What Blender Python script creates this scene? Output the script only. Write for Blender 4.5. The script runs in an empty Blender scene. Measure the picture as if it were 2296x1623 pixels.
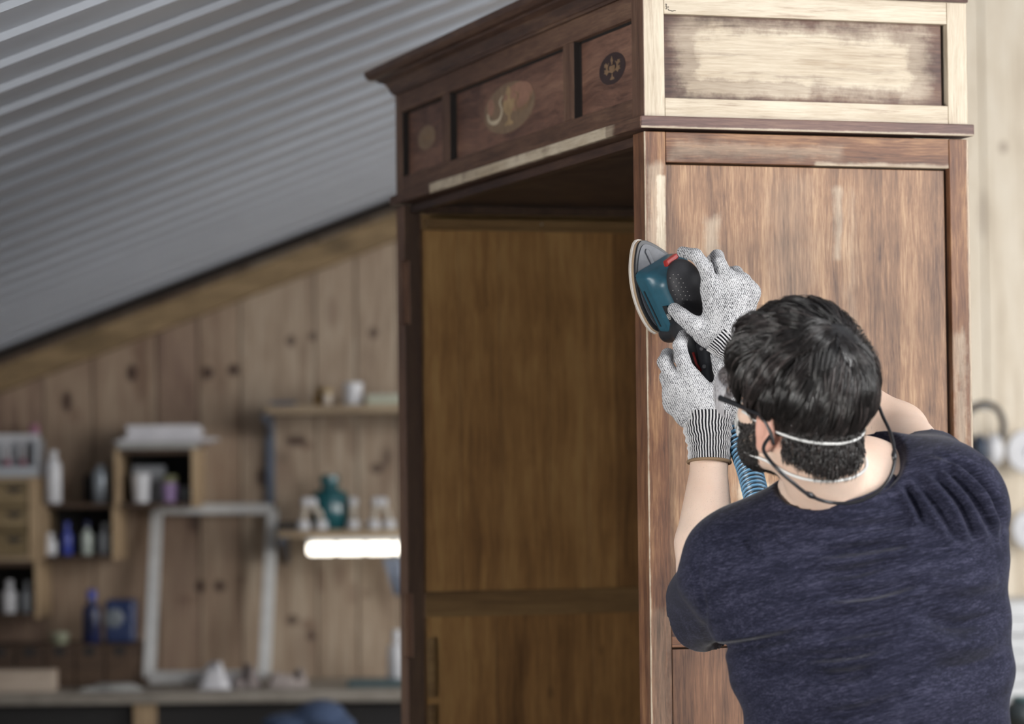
import bpy, math, random
import numpy as np
from mathutils import Vector, Matrix

random.seed(7)
rng = np.random.RandomState(7)
PI = math.pi
SC = bpy.context.scene
COL = SC.collection

# ------------------------------------------------------------------ camera
F_PX, CXP, CYP = 7188.0, 1148.0, 811.5
PITCH, ROLL = 0.0387, -0.0108
CAM_Z = 1.5
cam_d = bpy.data.cameras.new('camera')
cam = bpy.data.objects.new('camera', cam_d)
COL.objects.link(cam)
CAM_M = Matrix.Rotation(PI / 2 + PITCH, 4, 'X') @ Matrix.Rotation(ROLL, 4, 'Z')
cam.matrix_world = Matrix.Translation((0, 0, CAM_Z)) @ CAM_M
cam_d.sensor_width = 36
cam_d.lens = 36 * F_PX / 2296
cam_d.clip_start = 0.05
cam_d.dof.use_dof = True
cam_d.dof.focus_distance = 4.98
cam_d.dof.aperture_fstop = 3.5
cam_d.dof.aperture_blades = 0
SC.camera = cam


def at(px, py, Y):
    """world point seen at pixel (px,py) at depth Y"""
    r = CAM_M.to_3x3() @ Vector(((px - CXP) / F_PX, -(py - CYP) / F_PX, -1))
    k = Y / r.y
    return Vector((r.x * k, Y, CAM_Z + r.z * k))


# ------------------------------------------------------------------ light
SC.view_settings.view_transform = 'Standard'
SC.view_settings.look = 'None'
SC.view_settings.gamma = 1
SC.view_settings.exposure = 0.10
SC.view_settings.use_curve_mapping = False
w = bpy.data.worlds.new('world')
SC.world = w
w.use_nodes = True
w.node_tree.nodes['Background'].inputs[0].default_value = (0.75, 0.85, 1.0, 1)
w.node_tree.nodes['Background'].inputs[1].default_value = 0.35


def area(name, loc, target, sx, sy, power, col=(1, 1, 1)):
    d = bpy.data.lights.new(name, 'AREA')
    d.shape = 'RECTANGLE'
    d.size, d.size_y, d.energy, d.color = sx, sy, power, col
    o = bpy.data.objects.new(name, d)
    COL.objects.link(o)
    o.location = loc
    dr = Vector(target) - Vector(loc)
    o.rotation_euler = dr.to_track_quat('-Z', 'Y').to_euler()
    return o


area('window_light', (4.02, 2.4, 1.75), (0.9, 3.9, 1.6), 3.6, 1.4, 165, (1.0, .985, .97))
area('far_fill_light', (4.02, 8.0, 1.75), (2.3, 10.5, 1.7), 2.4, 1.4, 125, (1.0, .985, .97))  # added lamp to brighten the right part of the back wall
area('overhead_light', (2.9, 3.4, 2.98), (1.3, 4.9, 1.3), 1.6, 1.1, 98, (1.0, .99, .98))  # unseen overhead area lamp under the closed roof
area('rear_fill_light', (1.5, -2.0, 2.05), (0.6, 6.0, 1.5), 2.4, 1.1, 24, (.98, .985, 1.0))  # added fill lamp behind the camera
area('left_fill_light', (-2.55, 2.2, 1.0), (0.3, 5.6, 1.7), 2.2, .7, 27, (1.0, .98, .95)).data.spread = 1.15  # added fill from the left for the wardrobe front and inside


try:
    SC.cycles.use_denoising = True
    SC.cycles.max_bounces = 6
    SC.cycles.sample_clamp_indirect = 5
except Exception:
    pass


# ------------------------------------------------------------------ helpers
def prop(o, label=None, cat=None, group=None, kind=None):
    if label: o['label'] = label
    if cat: o['category'] = cat
    if group: o['group'] = group
    if kind: o['kind'] = kind
    return o


def empty(name, loc, rz=0, **k):
    o = bpy.data.objects.new(name, None)
    COL.objects.link(o)
    o.empty_display_size = 0.1
    o.location = loc
    o.rotation_euler = (0, 0, rz)
    return prop(o, **k)


def mobj(name, vf, mat, parent=None, smooth=False, bevel=0, world=False, **k):
    """one mesh object. world=True: verts are world coords, parent is kept unmoved"""
    v, f = vf
    v = np.array(v, dtype=float)
    if parent is not None and world:
        chain = Matrix.Identity(4)
        q = parent
        while q is not None:
            chain = Matrix.LocRotScale(q.location, q.rotation_euler, q.scale) @ chain
            q = q.parent
        Mi = np.array(chain.inverted())
        v = v @ Mi[:3, :3].T + Mi[:3, 3]
    me = bpy.data.meshes.new(name)
    me.from_pydata(v.tolist(), [], f if not isinstance(f, np.ndarray) else f.tolist())
    me.update()
    o = bpy.data.objects.new(name, me)
    COL.objects.link(o)
    if mat: me.materials.append(mat)
    if parent is not None: o.parent = parent
    if smooth:
        me.polygons.foreach_set('use_smooth', [True] * len(me.polygons))
        if smooth == 'auto':
            try: me.set_sharp_from_angle(angle=math.radians(40))
            except Exception: pass
    if bevel:
        m = o.modifiers.new('bevel', 'BEVEL')
        m.width = bevel
        m.segments = 2
        m.limit_method = 'ANGLE'
    return prop(o, **k)


def join(*vfs):
    V, Fc = [], []
    for v, f in vfs:
        n = len(V)
        V += [tuple(map(float, p)) for p in v]
        Fc += [tuple(int(i) + n for i in q) for q in f]
    return V, Fc


def box(x0, x1, y0, y1, z0, z1):
    v = [(x0, y0, z0), (x1, y0, z0), (x1, y1, z0), (x0, y1, z0), (x0, y0, z1), (x1, y0, z1), (x1, y1, z1), (x0, y1, z1)]
    f = [(0, 3, 2, 1), (4, 5, 6, 7), (0, 1, 5, 4), (1, 2, 6, 5), (2, 3, 7, 6), (3, 0, 4, 7)]
    return v, f


def tf(vf, M):
    return [tuple(M @ Vector(p)) for p in vf[0]], vf[1]


def lathe(prof, n=20, c=(0, 0, 0), cap=True):
    """prof = [(r,z)...] bottom to top"""
    V, Fc = [], []
    for r, z in prof:
        for i in range(n):
            a = 2 * PI * i / n
            V.append((c[0] + r * math.cos(a), c[1] + r * math.sin(a), c[2] + z))
    for j in range(len(prof) - 1):
        for i in range(n):
            k = (i + 1) % n
            Fc.append((j * n + i, j * n + k, (j + 1) * n + k, (j + 1) * n + i))
    if cap:
        Fc.append(tuple(reversed(range(n))))
        Fc.append(tuple(range((len(prof) - 1) * n, len(prof) * n)))
    return V, Fc


def prism(poly, d0, d1, plane='xz'):
    """extrude 2d polygon. plane xz: extruded in y; yz: in x; xy: in z"""
    n = len(poly)
    def P(p, d):
        if plane == 'xz': return (p[0], d, p[1])
        if plane == 'yz': return (d, p[0], p[1])
        return (p[0], p[1], d)
    V = [P(p, d0) for p in poly] + [P(p, d1) for p in poly]
    Fc = [tuple(range(n)), tuple(reversed(range(n, 2 * n)))]
    for i in range(n):
        k = (i + 1) % n
        Fc.append((i, i + n, k + n, k))
    return V, Fc


def tube(pts, r, n=10, closed=False, radii=None, caps=True):
    pts = [Vector(p) for p in pts]
    m = len(pts)
    V, Fc = [], []
    up = Vector((0.13, 0.2, 0.97))
    prev = None
    for i, p in enumerate(pts):
        if closed: t = (pts[(i + 1) % m] - pts[i - 1]).normalized()
        else: t = (pts[min(i + 1, m - 1)] - pts[max(i - 1, 0)]).normalized()
        a = (prev - t * prev.dot(t)) if prev is not None else up.cross(t)
        if a.length < 1e-6: a = Vector((1, 0, 0)).cross(t)
        a.normalize()
        b = t.cross(a)
        prev = a
        rr = radii[i] if radii is not None else r
        for k in range(n):
            an = 2 * PI * k / n
            V.append(tuple(p + (a * math.cos(an) + b * math.sin(an)) * rr))
    rows = m if closed else m - 1
    for i in range(rows):
        j = (i + 1) % m
        for k in range(n):
            l = (k + 1) % n
            Fc.append((i * n + k, i * n + l, j * n + l, j * n + k))
    if not closed and caps:
        Fc.append(tuple(reversed(range(n))))
        Fc.append(tuple(range((m - 1) * n, m * n)))
    return V, Fc


def catmull(pts, k=8, closed=False):
    P = [Vector(p) for p in pts]
    n = len(P)
    out = []
    seg = n if closed else n - 1
    for i in range(seg):
        if closed: a, b, c, d = P[(i - 1) % n], P[i], P[(i + 1) % n], P[(i + 2) % n]
        else: a, b, c, d = P[max(i - 1, 0)], P[i], P[i + 1], P[min(i + 2, n - 1)]
        for s in range(k):
            t = s / k
            out.append(0.5 * ((2 * b) + (c - a) * t + (2 * a - 5 * b + 4 * c - d) * t * t + (3 * b - a - 3 * c + d) * t ** 3))
    if not closed: out.append(P[-1])
    return out


# ---- implicit surfaces (numpy) ------------------------------------------
def V3(p): return np.array(p, dtype=np.float32)


def cap(a, b, r0, r1):
    a, b = V3(a), V3(b)
    ab = b - a
    L = float(ab @ ab) + 1e-9
    def f(P):
        t = np.clip(((P - a) @ ab) / L, 0, 1)
        return np.linalg.norm(P - a - t[..., None] * ab, axis=-1) - (r0 + (r1 - r0) * t)
    return f


def ell(c, r, R=None):
    c, r = V3(c), V3(r)
    Rm = None if R is None else np.array(R, dtype=np.float32)   # columns = local axes in world
    def f(P):
        q = P - c
        if Rm is not None: q = q @ Rm
        k0 = np.linalg.norm(q / r, axis=-1)
        k1 = np.linalg.norm(q / (r * r), axis=-1) + 1e-6
        return k0 * (k0 - 1) / k1
    return f


def half(pt, n):
    pt, n = V3(pt), V3(Vector(n).normalized())
    return lambda P: (P - pt) @ n


def smin(a, b, k):
    h = np.clip(0.5 + 0.5 * (b - a) / k, 0, 1)
    return b + (a - b) * h - k * h * (1 - h)


def su(fs, k):
    def f(P):
        d = fs[0](P)
        for g in fs[1:]:
            kk = k
            if isinstance(g, tuple): g, kk = g
            d = smin(d, g(P), kk)
        return d
    return f


def sub(f, g, k=0.003):
    return lambda P: -smin(-f(P), g(P), k)


def inter(f, g, k=0.003):
    return lambda P: -smin(-f(P), -g(P), k)


def surfnet(f, lo, hi, h):
    lo, hi = np.array(lo, float), np.array(hi, float)
    n = np.ceil((hi - lo) / h).astype(int) + 1
    ax = [lo[i] + h * np.arange(n[i]) for i in range(3)]
    val = np.empty(tuple(n), np.float32)
    Yg, Zg = np.meshgrid(ax[1], ax[2], indexing='ij')
    CH = 16
    for i in range(0, n[0], CH):
        xs = ax[0][i:i + CH]
        P = np.empty((len(xs), n[1], n[2], 3), np.float32)
        P[..., 0] = xs[:, None, None]
        P[..., 1] = Yg[None]
        P[..., 2] = Zg[None]
        val[i:i + CH] = f(P)
    val[0] = val[-1] = 1; val[:, 0] = 1; val[:, -1] = 1; val[:, :, 0] = 1; val[:, :, -1] = 1
    cs = tuple(n - 1)
    acc = np.zeros(cs + (3,), np.float32)
    cnt = np.zeros(cs, np.float32)
    cross = []
    for a in range(3):
        s0 = [slice(None)] * 3; s1 = [slice(None)] * 3
        s0[a] = slice(0, -1); s1[a] = slice(1, None)
        v0, v1 = val[tuple(s0)], val[tuple(s1)]
        cr = (v0 < 0) != (v1 < 0)
        t = np.where(cr, v0 / np.where(cr, v0 - v1, 1), 0)
        cross.append((cr, v0 < 0))
        o1, o2 = [b for b in range(3) if b != a]
        for d1 in (0, 1):
            for d2 in (0, 1):
                s = [slice(None)] * 3
                s[o1] = slice(d1, d1 + cs[o1]); s[o2] = slice(d2, d2 + cs[o2])
                c_ = cr[tuple(s)]
                cnt += c_
                acc[..., a] += np.where(c_, t[tuple(s)], 0)
                acc[..., o1] += d1 * c_
                acc[..., o2] += d2 * c_
    act = cnt > 0
    idx = -np.ones(cs, np.int64)
    idx[act] = np.arange(act.sum())
    ijk = np.argwhere(act)
    verts = lo + h * (ijk + acc[act] / cnt[act][:, None])
    faces = []
    for a in range(3):
        cr, neg = cross[a]
        o1, o2 = (a + 1) % 3, (a + 2) % 3
        s = [slice(None)] * 3
        s[o1] = slice(1, -1); s[o2] = slice(1, -1)
        e = np.argwhere(cr[tuple(s)])
        ng = neg[tuple(s)][cr[tuple(s)]]
        e[:, o1] += 1; e[:, o2] += 1
        def cell(d1, d2):
            q = e.copy(); q[:, o1] += d1; q[:, o2] += d2
            return idx[q[:, 0], q[:, 1], q[:, 2]]
        q = np.stack([cell(-1, -1), cell(0, -1), cell(0, 0), cell(-1, 0)], 1)
        q[~ng] = q[~ng][:, ::-1]
        faces.append(q)
    return verts, np.concatenate(faces)


def vnormals(v, f):
    n = np.zeros_like(v)
    a, b, c, d = (v[f[:, i]] for i in range(4))
    fn = np.cross(c - a, d - b)
    for i in range(4): np.add.at(n, f[:, i], fn)
    return n / (np.linalg.norm(n, axis=1)[:, None] + 1e-12)


# ------------------------------------------------------------------ materials
class NT:
    def __init__(s, name):
        s.m = bpy.data.materials.new(name)
        s.m.use_nodes = True
        s.t = s.m.node_tree
        s.b = s.t.nodes['Principled BSDF']
        s.tc = s.t.nodes.new('ShaderNodeTexCoord')
    def n(s, typ, **kw):
        x = s.t.nodes.new('ShaderNode' + typ)
        for k, v in kw.items(): setattr(x, k, v)
        return x
    def l(s, a, b): s.t.links.new(a, b)
    def put(s, sock, v):
        if isinstance(v, bpy.types.NodeSocket): s.l(v, sock)
        elif isinstance(v, (tuple, list)) and len(v) == 3 and sock.type == 'RGBA': sock.default_value = (*v, 1)
        else: sock.default_value = v
    def math(s, op, a, b=0.0, c=None, clamp=False):
        x = s.n('Math', operation=op, use_clamp=clamp)
        s.put(x.inputs[0], a); s.put(x.inputs[1], b)
        if c is not None: s.put(x.inputs[2], c)
        return x.outputs[0]
    def mix(s, fac, a, b, mode='MIX'):
        x = s.n('Mix', data_type='RGBA', blend_type=mode)
        s.put(x.inputs[0], fac); s.put(x.inputs[6], a); s.put(x.inputs[7], b)
        return x.outputs[2]
    def noise(s, vec, scale, detail=3, rough=0.55, dist=0.0):
        x = s.n('TexNoise')
        if vec is not None: s.l(vec, x.inputs['Vector'])
        x.inputs['Scale'].default_value = scale
        x.inputs['Detail'].default_value = detail
        x.inputs['Roughness'].default_value = rough
        x.inputs['Distortion'].default_value = dist
        return x
    def mapping(s, vec, scale=(1, 1, 1), loc=(0, 0, 0), rot=(0, 0, 0)):
        x = s.n('Mapping')
        s.l(vec, x.inputs[0])
        s.put(x.inputs['Scale'], scale)
        if isinstance(loc, bpy.types.NodeSocket): s.l(loc, x.inputs['Location'])
        else: x.inputs['Location'].default_value = loc
        x.inputs['Rotation'].default_value = rot
        return x.outputs[0]
    def ramp(s, fac, stops):
        x = s.n('ValToRGB')
        s.l(fac, x.inputs[0])
        e = x.color_ramp.elements
        while len(e) < len(stops): e.new(0.5)
        for i, (p, c) in enumerate(stops):
            e[i].position = p
            e[i].color = (*c, 1) if isinstance(c, tuple) else (c, c, c, 1)
        return x.outputs[0]
    def ss(s, v, a, b):
        x = s.n('MapRange', interpolation_type='SMOOTHSTEP')
        s.put(x.inputs[0], v); x.inputs[1].default_value = a; x.inputs[2].default_value = b
        return x.outputs[0]
    def bump(s, h, strength=0.3, dist=0.002):
        x = s.n('Bump')
        s.l(h, x.inputs['Height'])
        x.inputs['Strength'].default_value = strength
        x.inputs['Distance'].default_value = dist
        s.l(x.outputs[0], s.b.inputs['Normal'])
    def fin(s, col=None, rough=0.5, metal=0.0, spec=0.5):
        if col is not None: s.put(s.b.inputs['Base Color'], col)
        s.put(s.b.inputs['Roughness'], rough)
        s.b.inputs['Metallic'].default_value = metal
        s.b.inputs['Specular IOR Level'].default_value = spec
        return s.m


def plain(name, col, rough=0.5, metal=0.0, spec=0.5, var=0.15, scale=30):
    t = NT(name)
    nz = t.noise(t.tc.outputs['Object'], scale, 4)
    k = t.ramp(nz.outputs[0], [(0.3, 1 - var), (0.7, 1 + 0.0)])
    c = t.mix(1.0, col, k, 'MULTIPLY')
    return t.fin(c, rough, metal, spec)


def wood(name, axis='z', dark=(.06, .03, .02), mid=(.16, .09, .055), light=(.3, .19, .12), rough=0.5,
         bare=None, masks=(), fine=1.0, bmp=0.25, g3w=.34, vary=0, bands=0.0, knots=(), stain=None, spec=0.35, wob=0.02):
    """grain along axis of the object coordinates. masks = boxes in object coordinates where the bare wood shows:
    (x0,x1,y0,y1,z0,z1,soft,amount), None = unbounded"""
    t = NT(name)
    oc = t.tc.outputs['Object']
    lo = {'x': (0.06, 1, 1), 'y': (1, 0.06, 1), 'z': (1, 1, 0.06)}[axis]
    wn = t.noise(oc, 3.0, 2)
    wv = t.n('VectorMath', operation='MULTIPLY_ADD')
    t.l(wn.outputs['Color'], wv.inputs[0]); wv.inputs[1].default_value = (wob,) * 3; t.l(oc, wv.inputs[2])
    st = t.mapping(wv.outputs[0], lo)
    g1 = t.noise(st, 22 * fine, 5, 0.6, 0.6)
    g2 = t.noise(st, 260 * fine, 3, 0.7)
    lo3 = {'x': (0.03, 1, 1), 'y': (1, 0.03, 1), 'z': (1, 1, 0.03)}[axis]
    g3 = t.noise(t.mapping(wv.outputs[0], lo3), 520 * fine, 3, 0.85)
    blot = t.noise(oc, 6.0, 3, 0.6)
    a = t.math('MULTIPLY', g1.outputs[0], 0.62)
    a = t.math('MULTIPLY_ADD', g2.outputs[0], 0.38, a)
    a = t.math('MULTIPLY_ADD', g3.outputs[0], g3w, a)
    a = t.math('MULTIPLY_ADD', blot.outputs[0], 0.28, a)
    a = t.math('ADD', a, -0.14 - .5 * g3w)
    if vary:
        oi = t.n('ObjectInfo')
        a = t.math('MULTIPLY_ADD', oi.outputs['Random'], vary, t.math('ADD', a, -vary / 2))
    c = t.ramp(a, [(0.32, dark), (0.52, mid), (0.72, light)])
    sep = t.n('SeparateXYZ')
    t.l(oc, sep.inputs[0])
    for (kx, ky, kz, kr) in knots:
        vm = t.n('VectorMath', operation='SUBTRACT')
        t.l(wv.outputs[0], vm.inputs[0]); vm.inputs[1].default_value = (kx, ky, kz)
        sc = {'x': (0.55, 1, 1), 'y': (1, 0.55, 1), 'z': (1, 1, 0.55)}[axis]
        vl = t.n('VectorMath', operation='LENGTH')
        t.l(t.mapping(vm.outputs[0], sc), vl.inputs[0])
        k = t.math('SUBTRACT', 1.0, t.ss(vl.outputs['Value'], kr * 0.3, kr))
        c = t.mix(t.math('MULTIPLY', k, 0.85), c, tuple(v * 0.35 for v in dark))
    if bare:
        b1, b2 = bare
        cb = t.ramp(a, [(0.3, b2), (0.62, b1)])
        en = t.noise(st, 60 * fine, 4, 0.7)
        en2 = t.noise(oc, 25, 4, 0.7)
        tot = None
        for m in masks:
            x0, x1, y0, y1, z0, z1, s, amt = m
            pr = None
            for ax_, (p, q) in enumerate(((x0, x1), (y0, y1), (z0, z1))):
                co = t.math('MULTIPLY_ADD', t.math('ADD', en2.outputs[0], -0.5), s * 3.0, sep.outputs[ax_])
                co = t.math('MULTIPLY_ADD', t.math('ADD', en.outputs[0], -0.5), s * 3.0, co)
                if p is not None:
                    v = t.ss(co, p - s, p + s); pr = v if pr is None else t.math('MULTIPLY', pr, v)
                if q is not None:
                    v = t.math('SUBTRACT', 1.0, t.ss(co, q - s, q + s)); pr = v if pr is None else t.math('MULTIPLY', pr, v)
            if pr is None: pr = t.math('ADD', 1.0, 0.0)
            pr = t.math('MULTIPLY', pr, amt)
            tot = pr if tot is None else t.math('MAXIMUM', tot, pr)
        if stain is not None:     # dark stain left in the pores of the sanded face
            k = t.ss(t.noise(t.mapping(oc, lo), 90, 5, 0.75).outputs[0], 0.52, 0.72)
            tot = t.math('MULTIPLY', tot, t.math('MULTIPLY_ADD', k, -stain, 1.0))
        c = t.mix(tot, c, cb)
    t.bump(a, bmp, 0.002)
    return t.fin(c, rough, 0, spec)


BARE = ((.60, .525, .41), (.35, .27, .185))
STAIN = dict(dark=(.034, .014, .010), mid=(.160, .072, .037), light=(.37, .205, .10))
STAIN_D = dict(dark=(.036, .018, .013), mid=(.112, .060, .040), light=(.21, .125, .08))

# ================================================================== ROOM
WALL_Y = 10.5
SL = 0.375                       # roof slope
RIDGE_X, LEFT_X, RIGHT_X, FRONT_Y = 2.2, -2.7, 4.2, -2.2
def roof_z(x):
    return 2.568 + SL * x if x <= RIDGE_X else 2.568 + SL * RIDGE_X - SL * (x - RIDGE_X)

pine_cols = [dict(dark=(.15, .10, .068), mid=(.33, .25, .18), light=(.46, .38, .29)),
             dict(dark=(.14, .085, .055), mid=(.28, .20, .14), light=(.39, .30, .215)),
             dict(dark=(.12, .07, .05), mid=(.235, .16, .115), light=(.34, .25, .175)), dict(dark=(.42, .34, .25), mid=(.66, .575, .455), light=(.76, .69, .58))]  # last set: pale right-hand planks, window brightness put into the colour

WALL_KNOTS = [(308, 770, 24, 40, .5), (318, 850, 20, 60, .5), (295, 836, 13, 22, .95), (150, 900, 13, 26, .9), (170, 930, 14, 22, .4), (465, 836, 15, 16, .95), (523, 829, 14, 15, .95), (652, 764, 11, 14, .85), (702, 754, 10, 11, .8),
              (837, 746, 12, 15, .75), (735, 588, 20, 14, .5), (745, 700, 16, 40, .35), (575, 640, 24, 16, .5), (448, 1315, 12, 17, .95), (492, 1314, 15, 15, .85), (420, 1345, 30, 14, .35), (590, 1070, 18, 22, .8),
              (665, 988, 26, 14, .85), (690, 1000, 16, 10, .6), (560, 960, 26, 60, .3), (845, 1050, 16, 13, .75), (655, 1390, 16, 13, .75), (690, 1400, 16, 12, .55), (697, 1425, 12, 14, .75), (720, 1300, 11, 34, .5),
              (762, 1290, 16, 34, .45), (790, 1330, 14, 30, .4), (822, 1330, 10, 12, .45), (760, 950, 22, 20, .4), (790, 990, 14, 40, .35), (100, 1480, 20, 30, .3), (540, 1300, 10, 12, .5), (2250, 330, 9, 14, .6), (2205, 480, 14, 60, .3)]

def pine(name, c):
    t = NT(name)
    oc = t.tc.outputs['Object']
    oi = t.n('ObjectInfo')
    off = t.n('CombineXYZ')
    for i, k in enumerate((17.0, 5.0, 31.0)): t.l(t.math('MULTIPLY', oi.outputs['Random'], k), off.inputs[i])
    p = t.mapping(oc, (1, 1, 1), off.outputs[0])
    st = t.mapping(p, (1, 1, 0.09))
    g = t.noise(st, 16, 4, 0.6, 1.2)
    g2 = t.noise(st, 70, 3, 0.7)
    a = t.math('MULTIPLY_ADD', g2.outputs[0], 0.4, t.math('MULTIPLY', g.outputs[0], 0.65))
    col = t.ramp(a, [(0.3, c['dark']), (0.5, c['mid']), (0.7, c['light'])])
    vo = t.n('TexVoronoi')
    vo.inputs['Scale'].default_value = 3.4
    t.l(t.mapping(p, (1.0, 1.0, 0.75)), vo.inputs['Vector'])
    k = t.math('SUBTRACT', 1.0, t.ss(vo.outputs['Distance'], 0.055, 0.15))
    on = t.ss(t.noise(p, 1.7, 1).outputs[0], 0.55, 0.62)
    halo = t.math('SUBTRACT', 1.0, t.ss(vo.outputs['Distance'], 0.05, 0.5))
    col = t.mix(t.math('MULTIPLY', t.math('MULTIPLY', halo, on), 0.45), col, (.15, .085, .055))
    col = t.mix(t.math('MULTIPLY', t.math('MULTIPLY', k, on), 0.92), col, (.035, .018, .014))
    geo = t.n('NewGeometry')
    for px, py, rx, rz, am in WALL_KNOTS:
        c_ = at(px, py, WALL_Y)
        s_ = WALL_Y / F_PX
        vm = t.n('VectorMath', operation='SUBTRACT')
        t.l(geo.outputs['Position'], vm.inputs[0]); vm.inputs[1].default_value = tuple(c_)
        vl = t.n('VectorMath', operation='LENGTH')
        t.l(t.mapping(vm.outputs[0], (1 / (rx * s_), 0.0, 1 / (rz * s_))), vl.inputs[0])
        kk = t.math('SUBTRACT', 1.0, t.ss(vl.outputs['Value'], .55, 1.25))
        col = t.mix(t.math('MULTIPLY', kk, am), col, (.050, .026, .019) if am > .6 else (.13, .07, .045))
    t.bump(a, 0.2, 0.003)
    return t.fin(col, 0.55, 0, 0.3)

M_pine = [pine('pine_plank_%d' % i, c) for i, c in enumerate(pine_cols)]
M_beam = wood('pine_beam', 'x', (.11, .075, .036), (.23, .155, .078), (.34, .24, .13), 0.6, knots=[(-1.2, 10.4, 2.05, .05), (-.55, 10.4, 2.3, .06)])
M_metal = plain('painted_sheet_metal', (.45, .48, .53), 0.35, 0.15, 0.5, 0.08, 4)
M_conc = plain('concrete_floor', (.28, .27, .26), 0.8, 0, 0.3, 0.25, 3)
M_plaster = plain('painted_board', (.55, .54, .52), 0.8, 0, 0.3, 0.1, 3)
M_dark = plain('dark_backing', (.05, .04, .035), 0.9, 0, 0.2)

mobj('floor', box(LEFT_X - .1, RIGHT_X + .1, FRONT_Y - .1, WALL_Y + .25, -0.1, 0), M_conc, kind='structure')

# back wall: backing slab following the roof, vertical pine planks as parts
apex = roof_z(RIDGE_X)
gab = [(LEFT_X, 0), (RIGHT_X, 0), (RIGHT_X, roof_z(RIGHT_X)), (RIDGE_X, apex), (LEFT_X, roof_z(LEFT_X))]
wb = mobj('wall_back', prism([(p_, q_ + (.034 if q_ > 0 else 0)) for p_, q_ in gab], WALL_Y + .03, WALL_Y + .13), M_dark, kind='structure')
pl_edges = [at(px, 1000, WALL_Y).x for px in (-540, -375, -215, -60, 98, 208, 352, 446, 540, 708, 800, 893, 1055, 1215, 1375, 1540, 1700, 1860, 2000, 2120, 2215, 2330)]
x = pl_edges[0]
while x > LEFT_X:
    x -= .23; pl_edges.insert(0, max(x, LEFT_X))
x = pl_edges[-1]
while x < RIGHT_X - .05:
    x += .23; pl_edges.append(min(x, RIGHT_X))
kinds = {4: 0, 5: 2, 6: 1}
for i in range(len(pl_edges) - 1):
    a, b = pl_edges[i] + .002, pl_edges[i + 1] - .002
    if b - a < .02: continue
    g = .006
    pts = [(a, 0), (b, 0), (b, roof_z(b) - .01)]
    if a < RIDGE_X < b: pts.append((RIDGE_X, apex - .01))
    pts.append((a, roof_z(a) - .01))
    cx = (a + b) / 2
    dy = rng.uniform(-.003, .003)
    P = prism([(p - cx, q) for p, q in pts], dy, dy + .03)
    o = mobj('plank', P, M_pine[[0, 1, 2, 0, 1][int(rng.randint(5))] if cx < 1.2 else 3], wb, bevel=.003)
    o.location = (cx, WALL_Y, 0)

# sloping timber under the roof along the back wall
def beam(x0, x1):
    t = .085
    return prism([(x0, roof_z(x0) - .034 - t), (x1, roof_z(x1) - .034 - t), (x1, roof_z(x1) - .034), (x0, roof_z(x0) - .034)], WALL_Y - .075, WALL_Y - .004)
mobj('trim_1', beam(LEFT_X, 1.35), M_beam, kind='structure', bevel=.004)

# roof: ribbed metal sheets, ribs running up the slope
ceil = empty('ceiling', (0, 0, 0), kind='structure')
PER = .235
def sheet(y0, nrib, xa, xb):
    prof = []
    for k in range(nrib):
        b = y0 + k * PER
        prof += [(b, 0), (b + PER * .56, 0), (b + PER * .61, -.012), (b + PER * .80, -.012), (b + PER * .88, 0)]
    prof.append((y0 + nrib * PER + .004, 0))
    V, Fc = [], []
    for xx in (xa, xb):
        for y, dz in prof: V.append((xx, y, roof_z(xx) + dz + .03))
    n = len(prof)
    for k in range(n - 1): Fc.append((k, n + k, n + k + 1, k + 1))
    V2 = [(p[0], p[1], p[2] + .004) for p in V]
    F2 = [tuple(q + 2 * n for q in reversed(f)) for f in Fc]
    return V + V2, Fc + F2
y = FRONT_Y - .05
while y < WALL_Y + .02:
    nr = 4 if y + 4 * PER < WALL_Y + .2 else max(1, int((WALL_Y + .2 - y) / PER))
    for xa, xb in ((LEFT_X - .1, RIDGE_X), (RIDGE_X, RIGHT_X + .1)):
        mobj('roof_sheet', sheet(y, nr, xa, xb), M_metal, ceil)
    y += nr * PER
mobj('roof_deck', join(prism([(LEFT_X - .1, roof_z(LEFT_X - .1) + .05), (RIDGE_X, apex + .05), (RIGHT_X + .1, roof_z(RIGHT_X + .1) + .05), (RIGHT_X + .1, roof_z(RIGHT_X + .1) + .15), (RIDGE_X, apex + .15), (LEFT_X - .1, roof_z(LEFT_X - .1) + .15)], FRONT_Y - .1, WALL_Y + .25)), M_dark, ceil)

# side walls, right one with a window; openings behind the camera, at left and far right are added
def holed(ax, c0, c1, a0, a1, h0, h1, top, lo=0.0):
    """wall slab with a rectangular hole. ax='x' => wall plane normal x, runs in y"""
    def B(p0, p1, z0, z1):
        return box(c0, c1, p0, p1, z0, z1) if ax == 'x' else box(p0, p1, c0, c1, z0, z1)
    s, e, za = lo, top[0], top[1]
    return join(B(s, a0, 0, za), B(a1, e, 0, za), B(a0, a1, 0, h0), B(a0, a1, h1, za))
mobj('wall_right', join(holed('x', RIGHT_X, RIGHT_X + .1, .6, 4.2, 1.0, 2.45, (5.2, roof_z(RIGHT_X) + .04), FRONT_Y), holed('x', RIGHT_X, RIGHT_X + .1, 6.3, 8.9, 1.0, 2.45, (WALL_Y, roof_z(RIGHT_X) + .04), 5.2)), M_plaster, kind='structure')
mobj('wall_left', holed('x', LEFT_X - .1, LEFT_X, 1.1, 3.3, .65, 1.35, (WALL_Y, roof_z(LEFT_X) + .04), FRONT_Y), M_plaster, kind='structure')
mobj('wall_front', holed('y', FRONT_Y - .1, FRONT_Y, -2.0, .3, 1.1, 2.35 if False else 1.72, (RIGHT_X, 1.80), LEFT_X), M_plaster, kind='structure')
mobj('wall_front', prism([(LEFT_X, 1.80), (RIGHT_X, 1.80), (RIGHT_X, roof_z(RIGHT_X)), (RIDGE_X, apex), (-2.0, 1.82)], FRONT_Y - .1, FRONT_Y), M_plaster, kind='structure')
M_white = plain('white_paint', (.75, .75, .73), 0.5, 0, 0.4, 0.06)
M_glass = NT('window_glass')
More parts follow.
